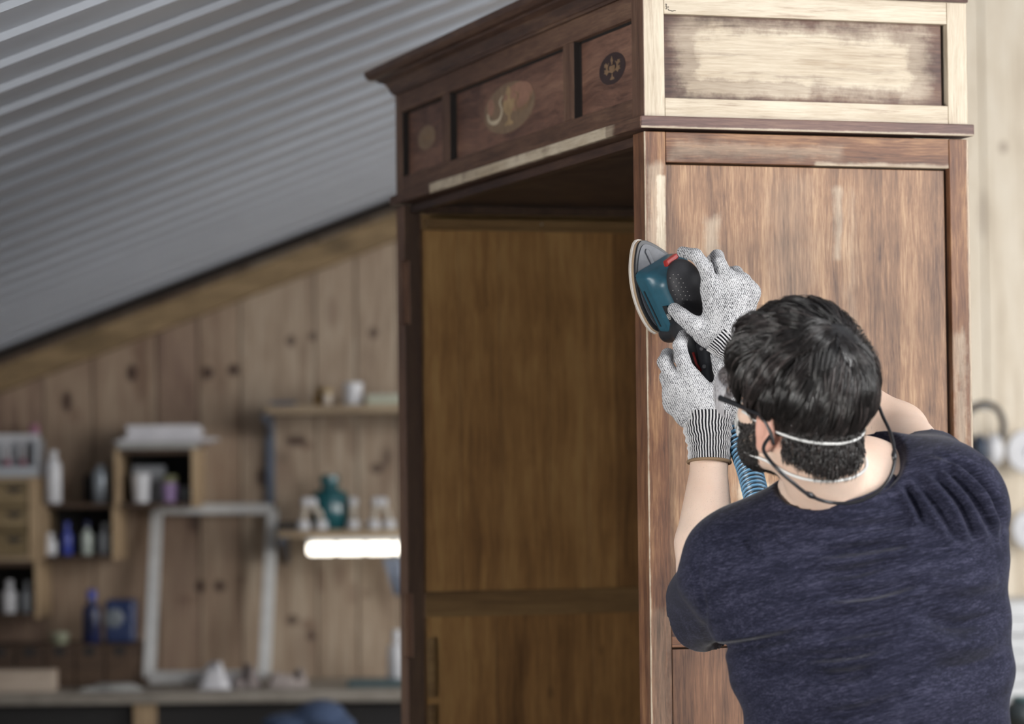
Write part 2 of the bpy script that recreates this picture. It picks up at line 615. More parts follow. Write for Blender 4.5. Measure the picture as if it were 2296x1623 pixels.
M_glass.b.inputs['Transmission Weight'].default_value = 1
M_glass = M_glass.fin((.95, .98, 1), 0.02)
def window(name, ax, c, a0, a1, z0, z1):
    e = empty(name, ((c, (a0 + a1) / 2, z0) if ax == 'x' else ((a0 + a1) / 2, c, z0)), kind='structure')
    def B(p0, p1, q0, q1, t=.05):
        return box(c, c + t, p0, p1, q0, q1) if ax == 'x' else box(p0, p1, c, c + t, q0, q1)
    fr = join(B(a0, a0 + .05, z0, z1), B(a1 - .05, a1, z0, z1), B(a0, a1, z0, z0 + .05), B(a0, a1, z1 - .05, z1))
    mobj('window_frame', fr, M_white, e, world=True)
    n = 3
    for k in range(n):
        p0 = a0 + .05 + (a1 - a0 - .1) * k / n; p1 = a0 + .05 + (a1 - a0 - .1) * (k + 1) / n
        if k: mobj('mullion', B(p0 - .02, p0 + .02, z0 + .05, z1 - .05), M_white, e, world=True)
        s = box(c + .02, c + .026, p0 + .02, p1 - .02, z0 + .05, z1 - .05) if ax == 'x' else box(p0 + .02, p1 - .02, c + .02, c + .026, z0 + .05, z1 - .05)
        mobj('pane', s, M_glass, e, world=True)
window('window_1', 'x', RIGHT_X + .03, .6, 4.2, 1.0, 2.45)
window('added_window_2', 'y', FRONT_Y - .07, -2.0, .3, 1.1, 1.72)  # invented opening to go with the rear fill lamp
window('added_window_3', 'x', RIGHT_X + .03, 6.3, 8.9, 1.0, 2.45)  # invented opening to go with the far right lamp
window('added_window_4', 'x', LEFT_X - .08, 1.1, 3.3, .65, 1.35)  # invented opening to go with the left fill lamp

# ================================================================== WARDROBE
YAW = 0.3183
WX, WY = 0.2179, 5.1725
D, W = 0.58, 1.4423
ward = empty('wardrobe', (WX, WY, 0), YAW, label='large old wooden wardrobe without doors, partly sanded to pale wood, with a cornice', cat='wardrobe')
S_ = .0372       # stile width on the side
PB = .053        # post thickness across the front
ZMT, ZMB, ZC = 2.0963, 2.0765, 2.302
R_TOP, R_MID0, R_MID1 = 2.0225, 1.237, 1.288
bw = dict(bare=BARE, bmp=.3)

def wmesh(name, vf, mat, bevel=.0012, **k): return mobj(name, vf, mat, ward, bevel=bevel, **k)

m_stile_n = wood('stile_near', 'z', **STAIN, **bw, masks=[(.020, .036, -.03, .012, 1.85, 2.002, .004, 1.0), (.006, .034, -.03, .012, 1.78, 2.02, .008, .42), (.0, .036, -.03, .01, 1.05, 1.3, .012, .15), (-.01, .0015, -.01, .0015, None, None, .0015, .9)], stain=.55)
m_stile_b = wood('stile_back', 'z', **STAIN, **bw, masks=[(.5765, .6, -.1, .0015, None, None, .002, .9), (.55, .57, -.03, .01, .9, 1.75, .012, .45)], stain=.3)
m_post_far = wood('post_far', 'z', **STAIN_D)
m_rail = wood('side_rail', 'x', **STAIN, **bw, masks=[(.3, .6, None, None, 2.015, 2.028, .004, .7), (.05, .35, None, None, 2.035, 2.055, .01, .25)], stain=.5,
              knots=[(.432, 0, 2.043, .013), (.085, 0, 2.047, .008)])
m_panel = wood('side_panel', 'z', (.048, .020, .012), (.235, .124, .066), (.50, .32, .18), 0.45, **bw,
               masks=[(.338, .350, None, None, 1.87, 1.99, .006, .45), (.36, .375, None, None, 1.6, 1.98, .012, .16), (.108, .132, None, None, 1.875, 1.935, .010, .5), (.22, .3, None, None, 1.55, 2.0, .03, .10),
                      (.16, .22, None, None, 1.40, 1.50, .012, .8), (.095, .12, None, None, 1.3, 1.45, .01, .4)], stain=.45, knots=[(.10, .01, 1.93, .010), (.127, .01, 1.915, .008)])
m_panel_low = wood('lower_panel', 'z', (.05, .023, .013), (.165, .08, .043), (.32, .185, .10), 0.45, fine=.8)
m_in = wood('inner_panel', 'z', (.075, .034, .011), (.21, .108, .036), (.33, .195, .072), 0.55, fine=.4, g3w=.10, vary=.16, knots=[(.44, 1.41, 1.18, .012), (.475, 1.41, 1.165, .010), (.33, 1.41, 1.10, .014), (.2, 1.41, 1.9, .01)], wob=.04)
m_in_rail = wood('inner_rail', 'x', (.06, .032, .013), (.145, .085, .034), (.22, .14, .06), 0.55, fine=.4, g3w=.1)
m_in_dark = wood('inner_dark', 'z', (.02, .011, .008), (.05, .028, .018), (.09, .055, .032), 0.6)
m_frz_stile = wood('frieze_stile', 'z', **STAIN, **bw, masks=[(0.0012, .6, -.1, .5, None, None, .0006, 1.0)], stain=.5)
m_frz_rail = wood('frieze_rail', 'x', **STAIN, **bw, masks=[(None, None, None, None, None, None, .01, 1.0)], stain=.55)
m_frz_panel = wood('frieze_panel', 'x', (.035, .017, .014), (.11, .058, .042), (.2, .12, .075), 0.55, **bw,
                   masks=[(.062, .515, None, None, 2.140, 2.256, .016, .55), (.088, .492, None, None, 2.150, 2.247, .020, 1.0), (.075, .30, None, None, 2.135, 2.16, .008, .7)], stain=.5, fine=.8, knots=[(.43, .01, 2.205, .004), (.21, .01, 2.148, .003), (.16, .01, 2.15, .003)])
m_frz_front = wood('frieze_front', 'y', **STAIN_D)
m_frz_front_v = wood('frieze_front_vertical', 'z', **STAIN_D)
m_frz_fpanel = wood('frieze_front_panel', 'y', (.060, .028, .020), (.175, .090, .062), (.30, .17, .112), 0.42, fine=.5, wob=.08)
m_mould = wood('moulding', 'x', (.035, .02, .018), (.115, .062, .052), (.22, .13, .095), 0.5, **bw, masks=[(None, None, -.03, -.008, 2.06, 2.0795, .0015, .8), (.587, .7, None, None, 2.06, 2.12, .002, .6)], stain=.4)
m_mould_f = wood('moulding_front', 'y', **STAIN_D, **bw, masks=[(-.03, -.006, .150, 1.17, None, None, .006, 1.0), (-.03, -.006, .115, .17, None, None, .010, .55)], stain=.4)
m_corn = wood('cornice', 'y', (.024, .013, .010), (.070, .037, .026), (.155, .088, .054), 0.4)
m_corn_s = wood('cornice_side', 'x', (.03, .016, .014), (.10, .052, .043), (.20, .115, .085), 0.42)

def side_wall(b_out, b_in, far=False):
    """frame-and-panel side; b_out outer face, b_in inner"""
    lo, hi = min(b_out, b_in), max(b_out, b_in)
    sg = 1 if b_in > b_out else -1
    ms, mb = (m_stile_n, m_stile_b) if not far else (m_post_far, m_post_far)
    mr, mp, mpl = (m_rail, m_panel, m_panel_low) if not far else (m_in_rail, m_in, m_in)
    pr0, pr1 = (b_out + .010, b_out + .020) if not far else (b_in + .006, b_in + .018)
    rl, rh = (lo, hi - .02) if not far else (lo, hi)
    a0, a1 = S_, D - .0364
    if far:
        # the post is chiselled out for the hinges: notches along its inner arris
        zs = [(0.10, .45), (.62, 1.155), (1.285, 1.83), (1.96, 2.072)]
        wmesh('corner_post', join(box(.012, a0, lo, hi, .10, 2.072), *[box(0, .0125, lo, hi, q0, q1) for q0, q1 in zs], *[box(0, .0125, lo + .022, hi, q0, q1) for q0, q1 in ((.45, .62), (1.155, 1.285), (1.83, 1.96))]), ms)
    else:
        wmesh('corner_post', box(0, a0 - .0006, lo, hi, .10, 2.072), ms)
    if far:
        zs2 = [(0.10, .45), (.62, 1.155), (1.285, 1.83), (1.96, 2.072)]
        wmesh('jamb_shade_strip', join(box(.0125, a0 - .004, lo - .0015, lo, .10, 2.072), *[box(.002, .0125, lo - .0015, lo, q0, q1) for q0, q1 in zs2]), m_in_dark, bevel=0)  # thin dark strip: shade on the inner jamb put into the colour
    wmesh('back_post', box(a1 + .0006, D, lo, hi, .10, 2.072), mb)
    wmesh('top_rail', box(a0, a1, rl + .0004, rh, R_TOP, 2.0718), mr)
    wmesh('middle_rail', box(a0, a1, rl + .0004, rh, R_MID0, R_MID1), mr)
    wmesh('bottom_rail', box(a0, a1, rl + .0004, rh, .10, .24), mr)
    p0, p1 = min(pr0, pr1), max(pr0, pr1)
    if not far:
        wmesh('side_panel', box(a0 - .004, a1 - .005, p0, p1, R_MID1 - .005, R_TOP - .0025), mp)
        wmesh('side_panel', box(a0 + .0006, a1 - .003, p0 - .0085, p1, .235, R_MID0 - .003), mpl)
    else:
        # inner face: boards glued up side by side
        ed = [a0 - .004, .118, .205, .31, .395, .455, a1 + .004]
        for i in range(len(ed) - 1):
            wmesh('board', box(ed[i] + .0004, ed[i + 1] - .0004, p0 + (i % 2) * .0012, p1, R_MID1 - .005, R_TOP + .006), mp, bevel=.0006)
        ed = [a0 - .004, .19, .40, a1 + .004]
        for i in range(len(ed) - 1):
            wmesh('board', box(ed[i] + .0004, ed[i + 1] - .0004, p0 + (i % 2) * .0012, p1, .235, R_MID0 + .004), mp, bevel=.0006)
side_wall(0, .053)
side_wall(W, W - .053, True)
# inner ledge bands near the top of the far side, hanging-rail screw, glue strip with holes down the post
wmesh('ledge', box(.04, .55, W - .075, W - .0535, 2.055, 2.070), m_in_dark)
wmesh('ledge', box(.04, .55, W - .085, W - .0535, 2.026, 2.044), m_in_rail)
wmesh('screw', tf(lathe([(.0001, 0), (.004, .001), (.0045, .003), (.002, .02)], 10), Matrix.Translation((.285, W - .066, 2.035)) @ Matrix.Rotation(PI / 2, 4, 'X')), plain('steel_screw', (.6, .6, .6), .3, .9), bevel=0)
wmesh('hinge_strip', join(*[box(.041, .056, W - .0585, W - .0535, z0, z1) for z0, z1 in ((.25, .46), (.475, .68), (.695, .90), (.915, 1.06), (1.075, 1.195))]), m_in_rail)
# back boards, top, bottom, plinth
for i in range(6):
    b0 = .02 + (W - .04) * i / 6; b1 = .02 + (W - .04) * (i + 1) / 6
    wmesh('back_board', box(D - .03, D - .018, b0 + .001, b1 - .001, .12, 2.0722), m_in_dark, bevel=0)
wmesh('top_board', box(.035, D - .02, .053, W - .053, 2.0725, 2.0765), m_in_dark, bevel=0)
wmesh('floor_board', box(.03, D - .03, .055, W - .055, .14, .16), m_in, bevel=0)
wmesh('plinth', box(-.012, D, -.012, W + .012, .0, .10), m_post_far)
wmesh('front_bottom_rail', box(0, .03, .053, W - .053, .10, .16), m_frz_front)
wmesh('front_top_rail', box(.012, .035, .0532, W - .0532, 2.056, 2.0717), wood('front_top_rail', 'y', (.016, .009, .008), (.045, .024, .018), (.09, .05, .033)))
# moulding between carcase and frieze
wmesh('moulding', join(box(-.0095, D + .006, -.011, .04, ZMB, ZMT)), m_mould, bevel=.0018)
wmesh('moulding', box(-.011, .04, -.0105, W + .011, ZMB + .0003, ZMT - .0003), m_mould_f, bevel=.0018)
wmesh('moulding', box(.04, D + .006, W - .04, W + .011, ZMB, ZMT), m_post_far, bevel=.0018)
# frieze: near side
fz0, fz1 = 2.1275, 2.2645
wmesh('frieze_stile', box(0.0005, S_ - .0004, 0, .03, ZMT, ZC), m_frz_stile)
wmesh('frieze_stile', box(D - .0364 + .0004, D, 0, .03, ZMT, ZC), m_frz_stile)
wmesh('frieze_rail', box(S_, D - .0364, .0003, .03, ZMT, fz0), m_frz_rail)
wmesh('frieze_rail', box(S_, D - .0364, .0003, .03, fz1, ZC), m_frz_rail)
wmesh('frieze_panel', box(S_ - .003, D - .0364 - .006, .011, .02, fz0 - .003, fz1 + .003), m_frz_panel)
wmesh('frieze_back', box(0.06, D, W - .03, W, ZMT, ZC), m_post_far)
wmesh('frieze_back', box(D - .02, D - .0005, .03, W - .03, ZMT, ZC), m_post_far)
m_ink = plain('black_pencil', (.02, .016, .014), .8)
wmesh('pencil_mark', join(tube(catmull([(.0392, -.0003, 2.2795), (.0408, -.0003, 2.2805), (.0418, -.0003, 2.279), (.0405, -.0003, 2.277), (.0419, -.0003, 2.2752), (.0415, -.0003, 2.2722), (.0395, -.0003, 2.2725)], 4), .0005, 5),
      tube([(.0443, -.0003, 2.2765), (.0445, -.0003, 2.2745)], .0005, 5), tube(catmull([(.0440, -.0003, 2.2722), (.0455, -.0003, 2.2705), (.0485, -.0003, 2.2700), (.0515, -.0003, 2.2690), (.0550, -.0003, 2.2702), (.0575, -.0003, 2.2698)], 4), .0006, 5)), m_ink, bevel=0)
# frieze: front, three sunk panels with inlaid ovals
ft, fb = 2.2635, 2.1305
wmesh('frieze_post', box(0, .03, .0303, .054, ZMT, ZC), m_frz_front_v)
wmesh('frieze_post', box(0, .03, 0.0001, .0302, ZMT + .0001, ZC - .0001), m_frz_front_v, bevel=0)
wmesh('frieze_post', box(0, .03, 1.397, W, ZMT, ZC), m_frz_front_v)
wmesh('frieze_front_rail', box(.0004, .03, .054, 1.397, ft, ZC), m_frz_front)
wmesh('frieze_front_rail', box(.0004, .03, .054, 1.397, ZMT, fb), m_frz_front)
wmesh('muntin', box(.0004, .03, .342, .397, fb, ft), m_frz_front_v)
wmesh('muntin', box(.0004, .03, 1.068, 1.118, fb, ft), m_frz_front_v)
INL = .0125
M_recess_shade = plain('recess_shade', (.010, .006, .005), .8)  # near-black strips paint the shade inside the panel recesses
for b0, b1 in ((.054, .342), (.397, 1.068), (1.118, 1.397)):
    wmesh('frieze_panel', box(INL, .022, b0 - .002, b1 + .002, fb - .002, ft + .002), m_frz_fpanel, bevel=0)
    wmesh('recess_shade_strip', join(box(.0014, INL + .0002, b1 - .0012, b1 + .0006, fb, ft), box(INL - .0006, INL + .0003, b1 - .010, b1, fb, ft), box(INL - .0006, INL + .0003, b0, b1, ft - .005, ft)), M_recess_shade, bevel=0)
def vcol(name, c, rough=.4): return plain(name, c, rough, 0, .4, .3, 60)
m_inD = vcol('inlay_dark', (.040, .022, .022))
m_inR = vcol('inlay_rose', (.36, .19, .13))
m_inG = vcol('inlay_olive', (.24, .16, .10))
m_inY = vcol('inlay_maple', (.42, .285, .150))
m_inO = vcol('inlay_ochre', (.25, .155, .085))
m_inW = vcol('inlay_pale', (.60, .50, .36))
def inlay(parent_b, zc, rb, rz, poly, mat, lift):
    """flat veneer on the front panel: poly in unit oval coords (u to the right in view = -b)"""
    P = [(parent_b - u * rb, zc + v * rz) for u, v in poly]
    # plane yz, extruded in x
    return wmesh('inlay', prism(P, INL - .0004 * lift, INL + .0005, 'yz'), mat, bevel=0)
def circ(u, v, ru, rv, n=28, rot=0):
    c, s = math.cos(rot), math.sin(rot)
    return [(u + c * ru * math.cos(2 * PI * k / n) - s * rv * math.sin(2 * PI * k / n), v + s * ru * math.cos(2 * PI * k / n) + c * rv * math.sin(2 * PI * k / n)) for k in range(n)]
def ribbon(pts, wds):
    P = catmull([(p[0], p[1], 0) for p in pts], 6)
    n = len(P); L, R = [], []
    for i, p in enumerate(P):
        t = (P[min(i + 1, n - 1)] - P[max(i - 1, 0)]).normalized()
        w_ = np.interp(i / (n - 1), np.linspace(0, 1, len(wds)), wds)
        L.append((p.x - t.y * w_, p.y + t.x * w_)); R.append((p.x + t.y * w_, p.y - t.x * w_))
    return L + R[::-1]
urn = [(-.2, .32), (.2, .32), (.23, .22), (.21, 0), (.13, -.22), (.04, -.33), (-.04, -.33), (-.13, -.22), (-.21, 0), (-.23, .22)]
neck = [(-.05, .32), (-.06, .5), (-.12, .62), (-.02, .9), (.05, .7), (.10, .6), (.05, .48), (.05, .32)]
foot = [(-.03, -.34), (.03, -.34), (.04, -.5), (.17, -.62), (.17, -.7), (-.17, -.7), (-.17, -.62), (-.04, -.5)]
# centre medallion
bc, zc = .735, 2.196
inlay(bc, zc, .150, .046, circ(0, 0, 1, 1, 40), m_inG, 1)
inlay(bc, zc, .150, .046, circ(.35, .32, .56, .55), m_inR, 1.3)
inlay(bc, zc, .150, .046, circ(-.72, .25, .13, .35), m_inR, 1.3)
inlay(bc, zc, .150, .046, urn, m_inY, 2)
inlay(bc, zc, .150, .046, neck, m_inY, 2)
inlay(bc, zc, .150, .046, foot, m_inY, 2)
inlay(bc, zc, .150, .046, ribbon([(-.85, .05), (-.78, -.28), (-.55, -.42), (-.36, -.3), (-.28, 0), (-.36, .35), (-.24, .56)], [.02, .05, .10, .05, .03, .04, .015]), m_inW, 1.7)
inlay(bc, zc, .150, .046, ribbon([(.84, .30), (.80, -.02), (.58, -.22), (.34, -.2), (.27, .05), (.36, .38), (.22, .56)], [.02, .04, .09, .05, .03, .04, .015]), m_inO, 1.7)
# right medallion, dark oval
bc, zc = .180, 2.197
leaf = [(0, 0), (.12, .1), (.2, .28), (.3, .16), (.42, .22), (.36, .05), (.44, -.06), (.28, -.1), (.22, -.24), (.12, -.12)]
def place(poly, u, v, s=1, mir=1): return [(u + mir * p[0] * s, v + p[1] * s) for p in poly]
for bc, zc, rb, rz, md, ml in ((.180, 2.197, .064, .0265, m_inD, m_inO), (1.262, 2.197, .060, .024, m_inG, m_inO)):
    inlay(bc, zc, rb, rz, circ(0, 0, 1, 1, 36), md, 1)
    inlay(bc, zc, rb, rz, [(u * .95, v * .75 - .05) for u, v in urn], ml, 2)
    inlay(bc, zc, rb, rz, [(u * .9, v * .95 - .05) for u, v in neck], ml, 2)
    inlay(bc, zc, rb, rz, [(u * .95, v) for u, v in foot], ml, 2)
    for mir in (-1, 1):
        inlay(bc, zc, rb, rz, place(leaf, .22 * mir, -.12, .95, mir), ml, 1.6)
        inlay(bc, zc, rb, rz, place(leaf, .30 * mir, .28, .75, mir), ml, 1.5)
        inlay(bc, zc, rb, rz, ribbon([(.13 * mir, -.2), (.36 * mir, -.02), (.34 * mir, .25), (.24 * mir, .42)], [.04, .045, .03, .02]), ml, 1.7)
# cornice: swept profile (out, up) around far side, front and near side
cp = [(0, 0), (.0045, 0), (.006, .0045), (.0085, .0055), (.010, .012), (.017, .0235), (.030, .0295), (.031, .033), (.043, .034), (.050, .041), (.052, .049), (.052, .0525), (.0, .060)]
def sweep(prof, path, dirs, z0):
    V, Fc = [], []
    n = len(prof)
    for (pa, pb), (da, db) in zip(path, dirs):
        for o_, u_ in prof: V.append((pa + da * o_, pb + db * o_, z0 + u_))
    for j in range(len(path) - 1):
        for i in range(n):
            k = (i + 1) % n
            Fc.append((j * n + i, (j + 1) * n + i, (j + 1) * n + k, j * n + k))
    Fc.append(tuple(range(n))); Fc.append(tuple(reversed(range((len(path) - 1) * n, len(path) * n))))
    return V, Fc
wmesh('cornice', sweep(cp, [(0, W), (0, 0)], [(-1, 1), (-1, -1)], ZC), m_corn, bevel=0, smooth=False)
wmesh('cornice', sweep(cp, [(0, 0), (D, 0)], [(-1, -1), (.1, -1)], ZC), m_corn_s, bevel=0)
wmesh('cornice', sweep(cp, [(D, W), (0, W)], [(.1, 1), (-1, 1)], ZC), m_corn, bevel=0)
wmesh('roof_board', box(0.0, D, 0.0, W, ZC + .03, ZC + .059), m_post_far, bevel=0)

# ================================================================== SANDER
nS = Vector((-.45, .893, 0)).normalized()       # working direction
e1 = Vector((nS.y, -nS.x, 0)); e2 = Vector((0, 0, 1))
TH = math.radians(28)
Xt = e1 * math.cos(TH) + e2 * math.sin(TH)
Yt = -e1 * math.sin(TH) + e2 * math.cos(TH)
Zt = -nS
O_T = at(1512, 722, 5.148)
TM = Matrix(((Xt.x, Yt.x, Zt.x, O_T.x), (Xt.y, Yt.y, Zt.y, O_T.y), (Xt.z, Yt.z, Zt.z, O_T.z), (0, 0, 0, 1)))
sander = bpy.data.objects.new('delta_sander', None)
COL.objects.link(sander)
sander.empty_display_size = .05
sander.matrix_world = TM
sander.location = O_T
sander.rotation_euler = TM.to_euler()
prop(sander, label='blue and black hand-held delta sander with a ribbed hose, gripped in the gloved hands', cat='sander')
half_o = [(0, .0), (.036, .0), (.043, .004), (.048, .014), (.0505, .034), (.0495, .058), (.044, .083), (.034, .108), (.020, .130), (.008, .143), (0, .1465)]
ol = catmull([(a, b, 0) for a, b in half_o], 3)
outline = [(p.x, p.y) for p in ol] + [(-p.x, p.y) for p in ol[::-1][1:-1]]
def oset(s, dy=0): 
    return [(p[0] * s, .065 + (p[1] - .065) * s + dy) for p in outline]
def slab(name, s, z0, z1, mat, bevel=.0008, smooth=False):
    return mobj(name, prism(oset(s), z0, z1, 'xy'), mat, sander, bevel=bevel)
m_sheet = plain('abrasive_sheet', (.62, .56, .48), .9, 0, .2, .35, 900)
m_vel = plain('white_velcro', (.66, .63, .60), .9, 0, .2, .2, 600)
m_blackp = plain('black_plastic', (.016, .017, .020), .42, 0, .45, .2, 200)
m_greyp = plain('grey_plastic', (.075, .08, .095), .45, 0, .5, .2, 200)
m_bluep = plain('petrol_blue_plastic', (.018, .085, .125), .40, 0, .5, .2, 120)
m_redp = plain('red_plastic', (.30, .018, .015), .4)
m_rub = plain('black_rubber', (.022, .022, .026), .6, 0, .4, .2, 300)
slab('sanding_sheet', 1.02, -.002, 0, m_sheet, 0)
slab('velcro_pad', 1.01, 0, .0045, m_vel)
slab('foam_pad', .995, .0046, .011, plain('tan_foam', (.36, .26, .17), .9))
slab('base_plate', .985, .011, .0165, m_blackp)
# recessed grey top of the plate with a raised edge and a nib
mobj('plate_top', prism(oset(.90), .0166, .0185, 'xy'), m_greyp, sander, bevel=.0006)
mobj('plate_rib', prism([(-.004, .127), (.0, .131), (.004, .127), (.0035, .095), (-.0035, .095)], .0186, .021, 'xy'), m_greyp, sander, bevel=.001)
# housing
def scap(a, b, r0, r1): return cap(a, b, r0, r1)
def ebox(c, hs, r):
    c, hs = V3(c), V3(hs)
    def f(P):
        q = np.abs(P - c) - (hs - r)
        return np.linalg.norm(np.maximum(q, 0), axis=-1) + np.minimum(q.max(-1), 0) - r
    return f
hb = su([ebox((0, .050, .036), (.042, .056, .026), .014), (ebox((0, .045, .06), (.036, .046, .022), .018), .012)], .01)
hb = inter(hb, half((0, .108, .03), (0, 1, .25)), .008)
v, f = surfnet(hb, (-.06, -.03, .005), (.06, .14, .1), .0022)
mobj('housing', (v, f), m_bluep, sander, smooth=True)
for sx in (-1, 1):
    mobj('vent_slot', box(sx * .0413, sx * .0429, .012, .075, .030, .0335), m_blackp, sander)
    mobj('housing_skirt', box(sx * .030, sx * .0425, -.002, .10, .0185, .0225), m_blackp, sander, bevel=.002)
grip = su([ell((0, .058, .090), (.031, .047, .022)), (ell((0, .03, .085), (.027, .03, .022)), .01), (cap((0, .01, .08), (0, -.03, .07), .024, .021), .012)], .01)
v, f = surfnet(grip, (-.05, -.07, .04), (.05, .12, .125), .0022)
mobj('grip', (v, f), m_rub, sander, smooth=True)
# pimples on the grip
dots = []
for i in range(9):
    for j in range(-1, 3):
        u = -.024 + j * .0052; vv = .085 - i * .0075 + (j % 2) * .003
        q = 1 - (u / .031) ** 2 - ((vv - .058) / .047) ** 2
        if q > .05: dots.append(lathe([(.00085, -.0006), (.0008, .0003), (.0003, .0007)], 7, (u, vv, .090 + .022 * math.sqrt(q))))
mobj('grip_dots', join(*dots), plain('grey_dots', (.33, .31, .30), .5), sander, kind='stuff')
mobj('switch', prism([(-.014, .100), (.012, .104), (.012, .112), (-.012, .110)], .074, .086, 'xy'), m_redp, sander, bevel=.002)
# side label: dark plate, white ring mark and digits
mobj('label_plate', prism([(.012, .030), (.030, .050), (.062, .050), (.066, .036), (.05, .026)], -.0350, -.0352, 'yz') if False else box(-.0395, -.0386, -.004, .045, .056, .073), m_blackp, sander, bevel=.002)
m_mark = plain('white_marking', (.7, .7, .68), .5)
def on_side(poly): return [(-.0400, p[0], p[1]) for p in poly]
def ringmesh(cy, cz, r0, r1, n=28):
    V, Fc = [], []
    for k in range(n):
        a = 2 * PI * k / n
        V += [(-.03985, cy + r0 * math.cos(a), cz + r0 * math.sin(a)), (-.03985, cy + r1 * math.cos(a), cz + r1 * math.sin(a))]
    for k in range(n):
        j = (k + 1) % n
        Fc.append((2 * k, 2 * k + 1, 2 * j + 1, 2 * j))
    return V, Fc
def strip(p, q, w_=.0005, x=-.03985):
    d = Vector((q[0] - p[0], q[1] - p[1], 0)).normalized()
    a, b = -d.y * w_, d.x * w_
    return [(x, p[0] + a, p[1] + b), (x, q[0] + a, q[1] + b), (x, q[0] - a, q[1] - b), (x, p[0] - a, p[1] - b)], [(0, 1, 2, 3)]
cy_, cz_ = .026, .0655
mobj('maker_mark', join(ringmesh(cy_, cz_, .0042, .0050), strip((cy_ - .0028, cz_ + .002), (cy_ + .0028, cz_ + .002)), strip((cy_ - .0028, cz_ - .002), (cy_ + .0028, cz_ - .002)), strip((cy_ - .0015, cz_ - .0028), (cy_ - .0015, cz_ + .0028)), strip((cy_ + .0015, cz_ - .0028), (cy_ + .0015, cz_ + .0028))), m_mark, sander)
mobj('marking', join(strip((.008, .062), (.008, .068)), strip((.008, .068), (.005, .068)), strip((.008, .065), (.0055, .065)), strip((.002, .062), (.002, .068)), strip((.002, .068), (-.001, .068)), strip((-.001, .068), (-.001, .065)), strip((.002, .065), (-.001, .065)), strip((.0, .065), (-.001, .062))), m_mark, sander)
# small clip loop at the heel of the grip
# rear handle running down to the hose
hd0, hd1, hd2 = at(1545, 735, 5.075), at(1582, 800, 5.045), at(1602, 862, 5.04)
rear = su([cap(hd0, hd1, .030, .0235), (cap(hd1, hd2, .0235, .0215), .01), (cap(at(1530, 735, 5.10), at(1500, 745, 5.12), .024, .017), .012)], .01)
v, f = surfnet(rear, (.21, 4.99, 1.44), (.40, 5.17, 1.82), .0026)
mobj('rear_handle', (v, f), m_blackp, sander, smooth=True, world=True)
v, f = surfnet(su([cap(at(1577, 775, 5.026), at(1590, 855, 5.023), .0115, .010)], .01), (.23, 4.95, 1.5), (.36, 5.1, 1.8), .0016)
mobj('handle_inlay', (v, f), m_greyp, sander, smooth=True, world=True)
for (px, py) in ((1573, 782), (1579, 822)):
    p = at(px, py, 5.0125 if py < 800 else 5.0115)
    mobj('screw', tf(lathe([(.0035, 0), (.0035, .0015), (.0025, .002)], 14), Matrix.Translation(p) @ Matrix.Rotation(PI / 2, 4, 'X')), plain('screw_steel', (.22, .22, .23), .35, .9), sander, world=True)
mobj('red_accent', tube([at(1554, 790, 5.022), at(1561, 815, 5.020), at(1572, 832, 5.02)], .0022, 8), m_redp, sander, world=True, smooth=True)
# corrugated hose
hp = catmull([at(1600, 858, 5.04), at(1620, 905, 5.03), at(1648, 970, 5.0), at(1678, 1045, 4.96), at(1699, 1130, 4.91), at(1710, 1200, 4.87), at(1712, 1300, 4.80), at(1725, 1450, 4.82), at(1745, 1650, 4.9), Vector((.42, 5.0, .7)), Vector((.5, 4.98, .25)), Vector((.75, 4.9, .03)), Vector((1.25, 4.8, .03))], 10)
ln = [0]
for i in range(1, len(hp)): ln.append(ln[-1] + (hp[i] - hp[i - 1]).length)
step = .0013
N = int(ln[-1] / step)
ss_ = np.linspace(0, ln[-1], N)
hx = np.stack([np.interp(ss_, ln, [p[k] for p in hp]) for k in range(3)], 1)
ph = (ss_ / .0082) % 1.0
rad = .0165 + .0040 * np.clip(1.7 * np.exp(-((ph - .5) / .20) ** 2) , 0, 1)
hose = mobj('hose', tube([tuple(p) for p in hx], 0, 18, radii=rad), None, sander, world=True, smooth=True)
tH = NT('hose_plastic')
hat = hose.data.attributes.new('ridge', 'FLOAT', 'POINT')
hat.data.foreach_set('value', np.repeat(np.clip((rad - .0174) / .0028, 0, 1), 18).astype(np.float32))
an = tH.n('Attribute'); an.attribute_name = 'ridge'
hc = tH.mix(an.outputs['Fac'], (.008, .009, .012), (.14, .32, .50))
hose.data.materials.append(tH.fin(hc, .35, 0, .6))

# ================================================================== MAN
man = empty('person', (.60, 4.72, 0), 0, label='dark-haired man in a heather navy T-shirt seen from behind, sanding the wardrobe corner', cat='person')
def wobj(name, vf, mat, **k):
    k.setdefault('smooth', True)
    return mobj(name, vf, mat, man, world=True, **k)

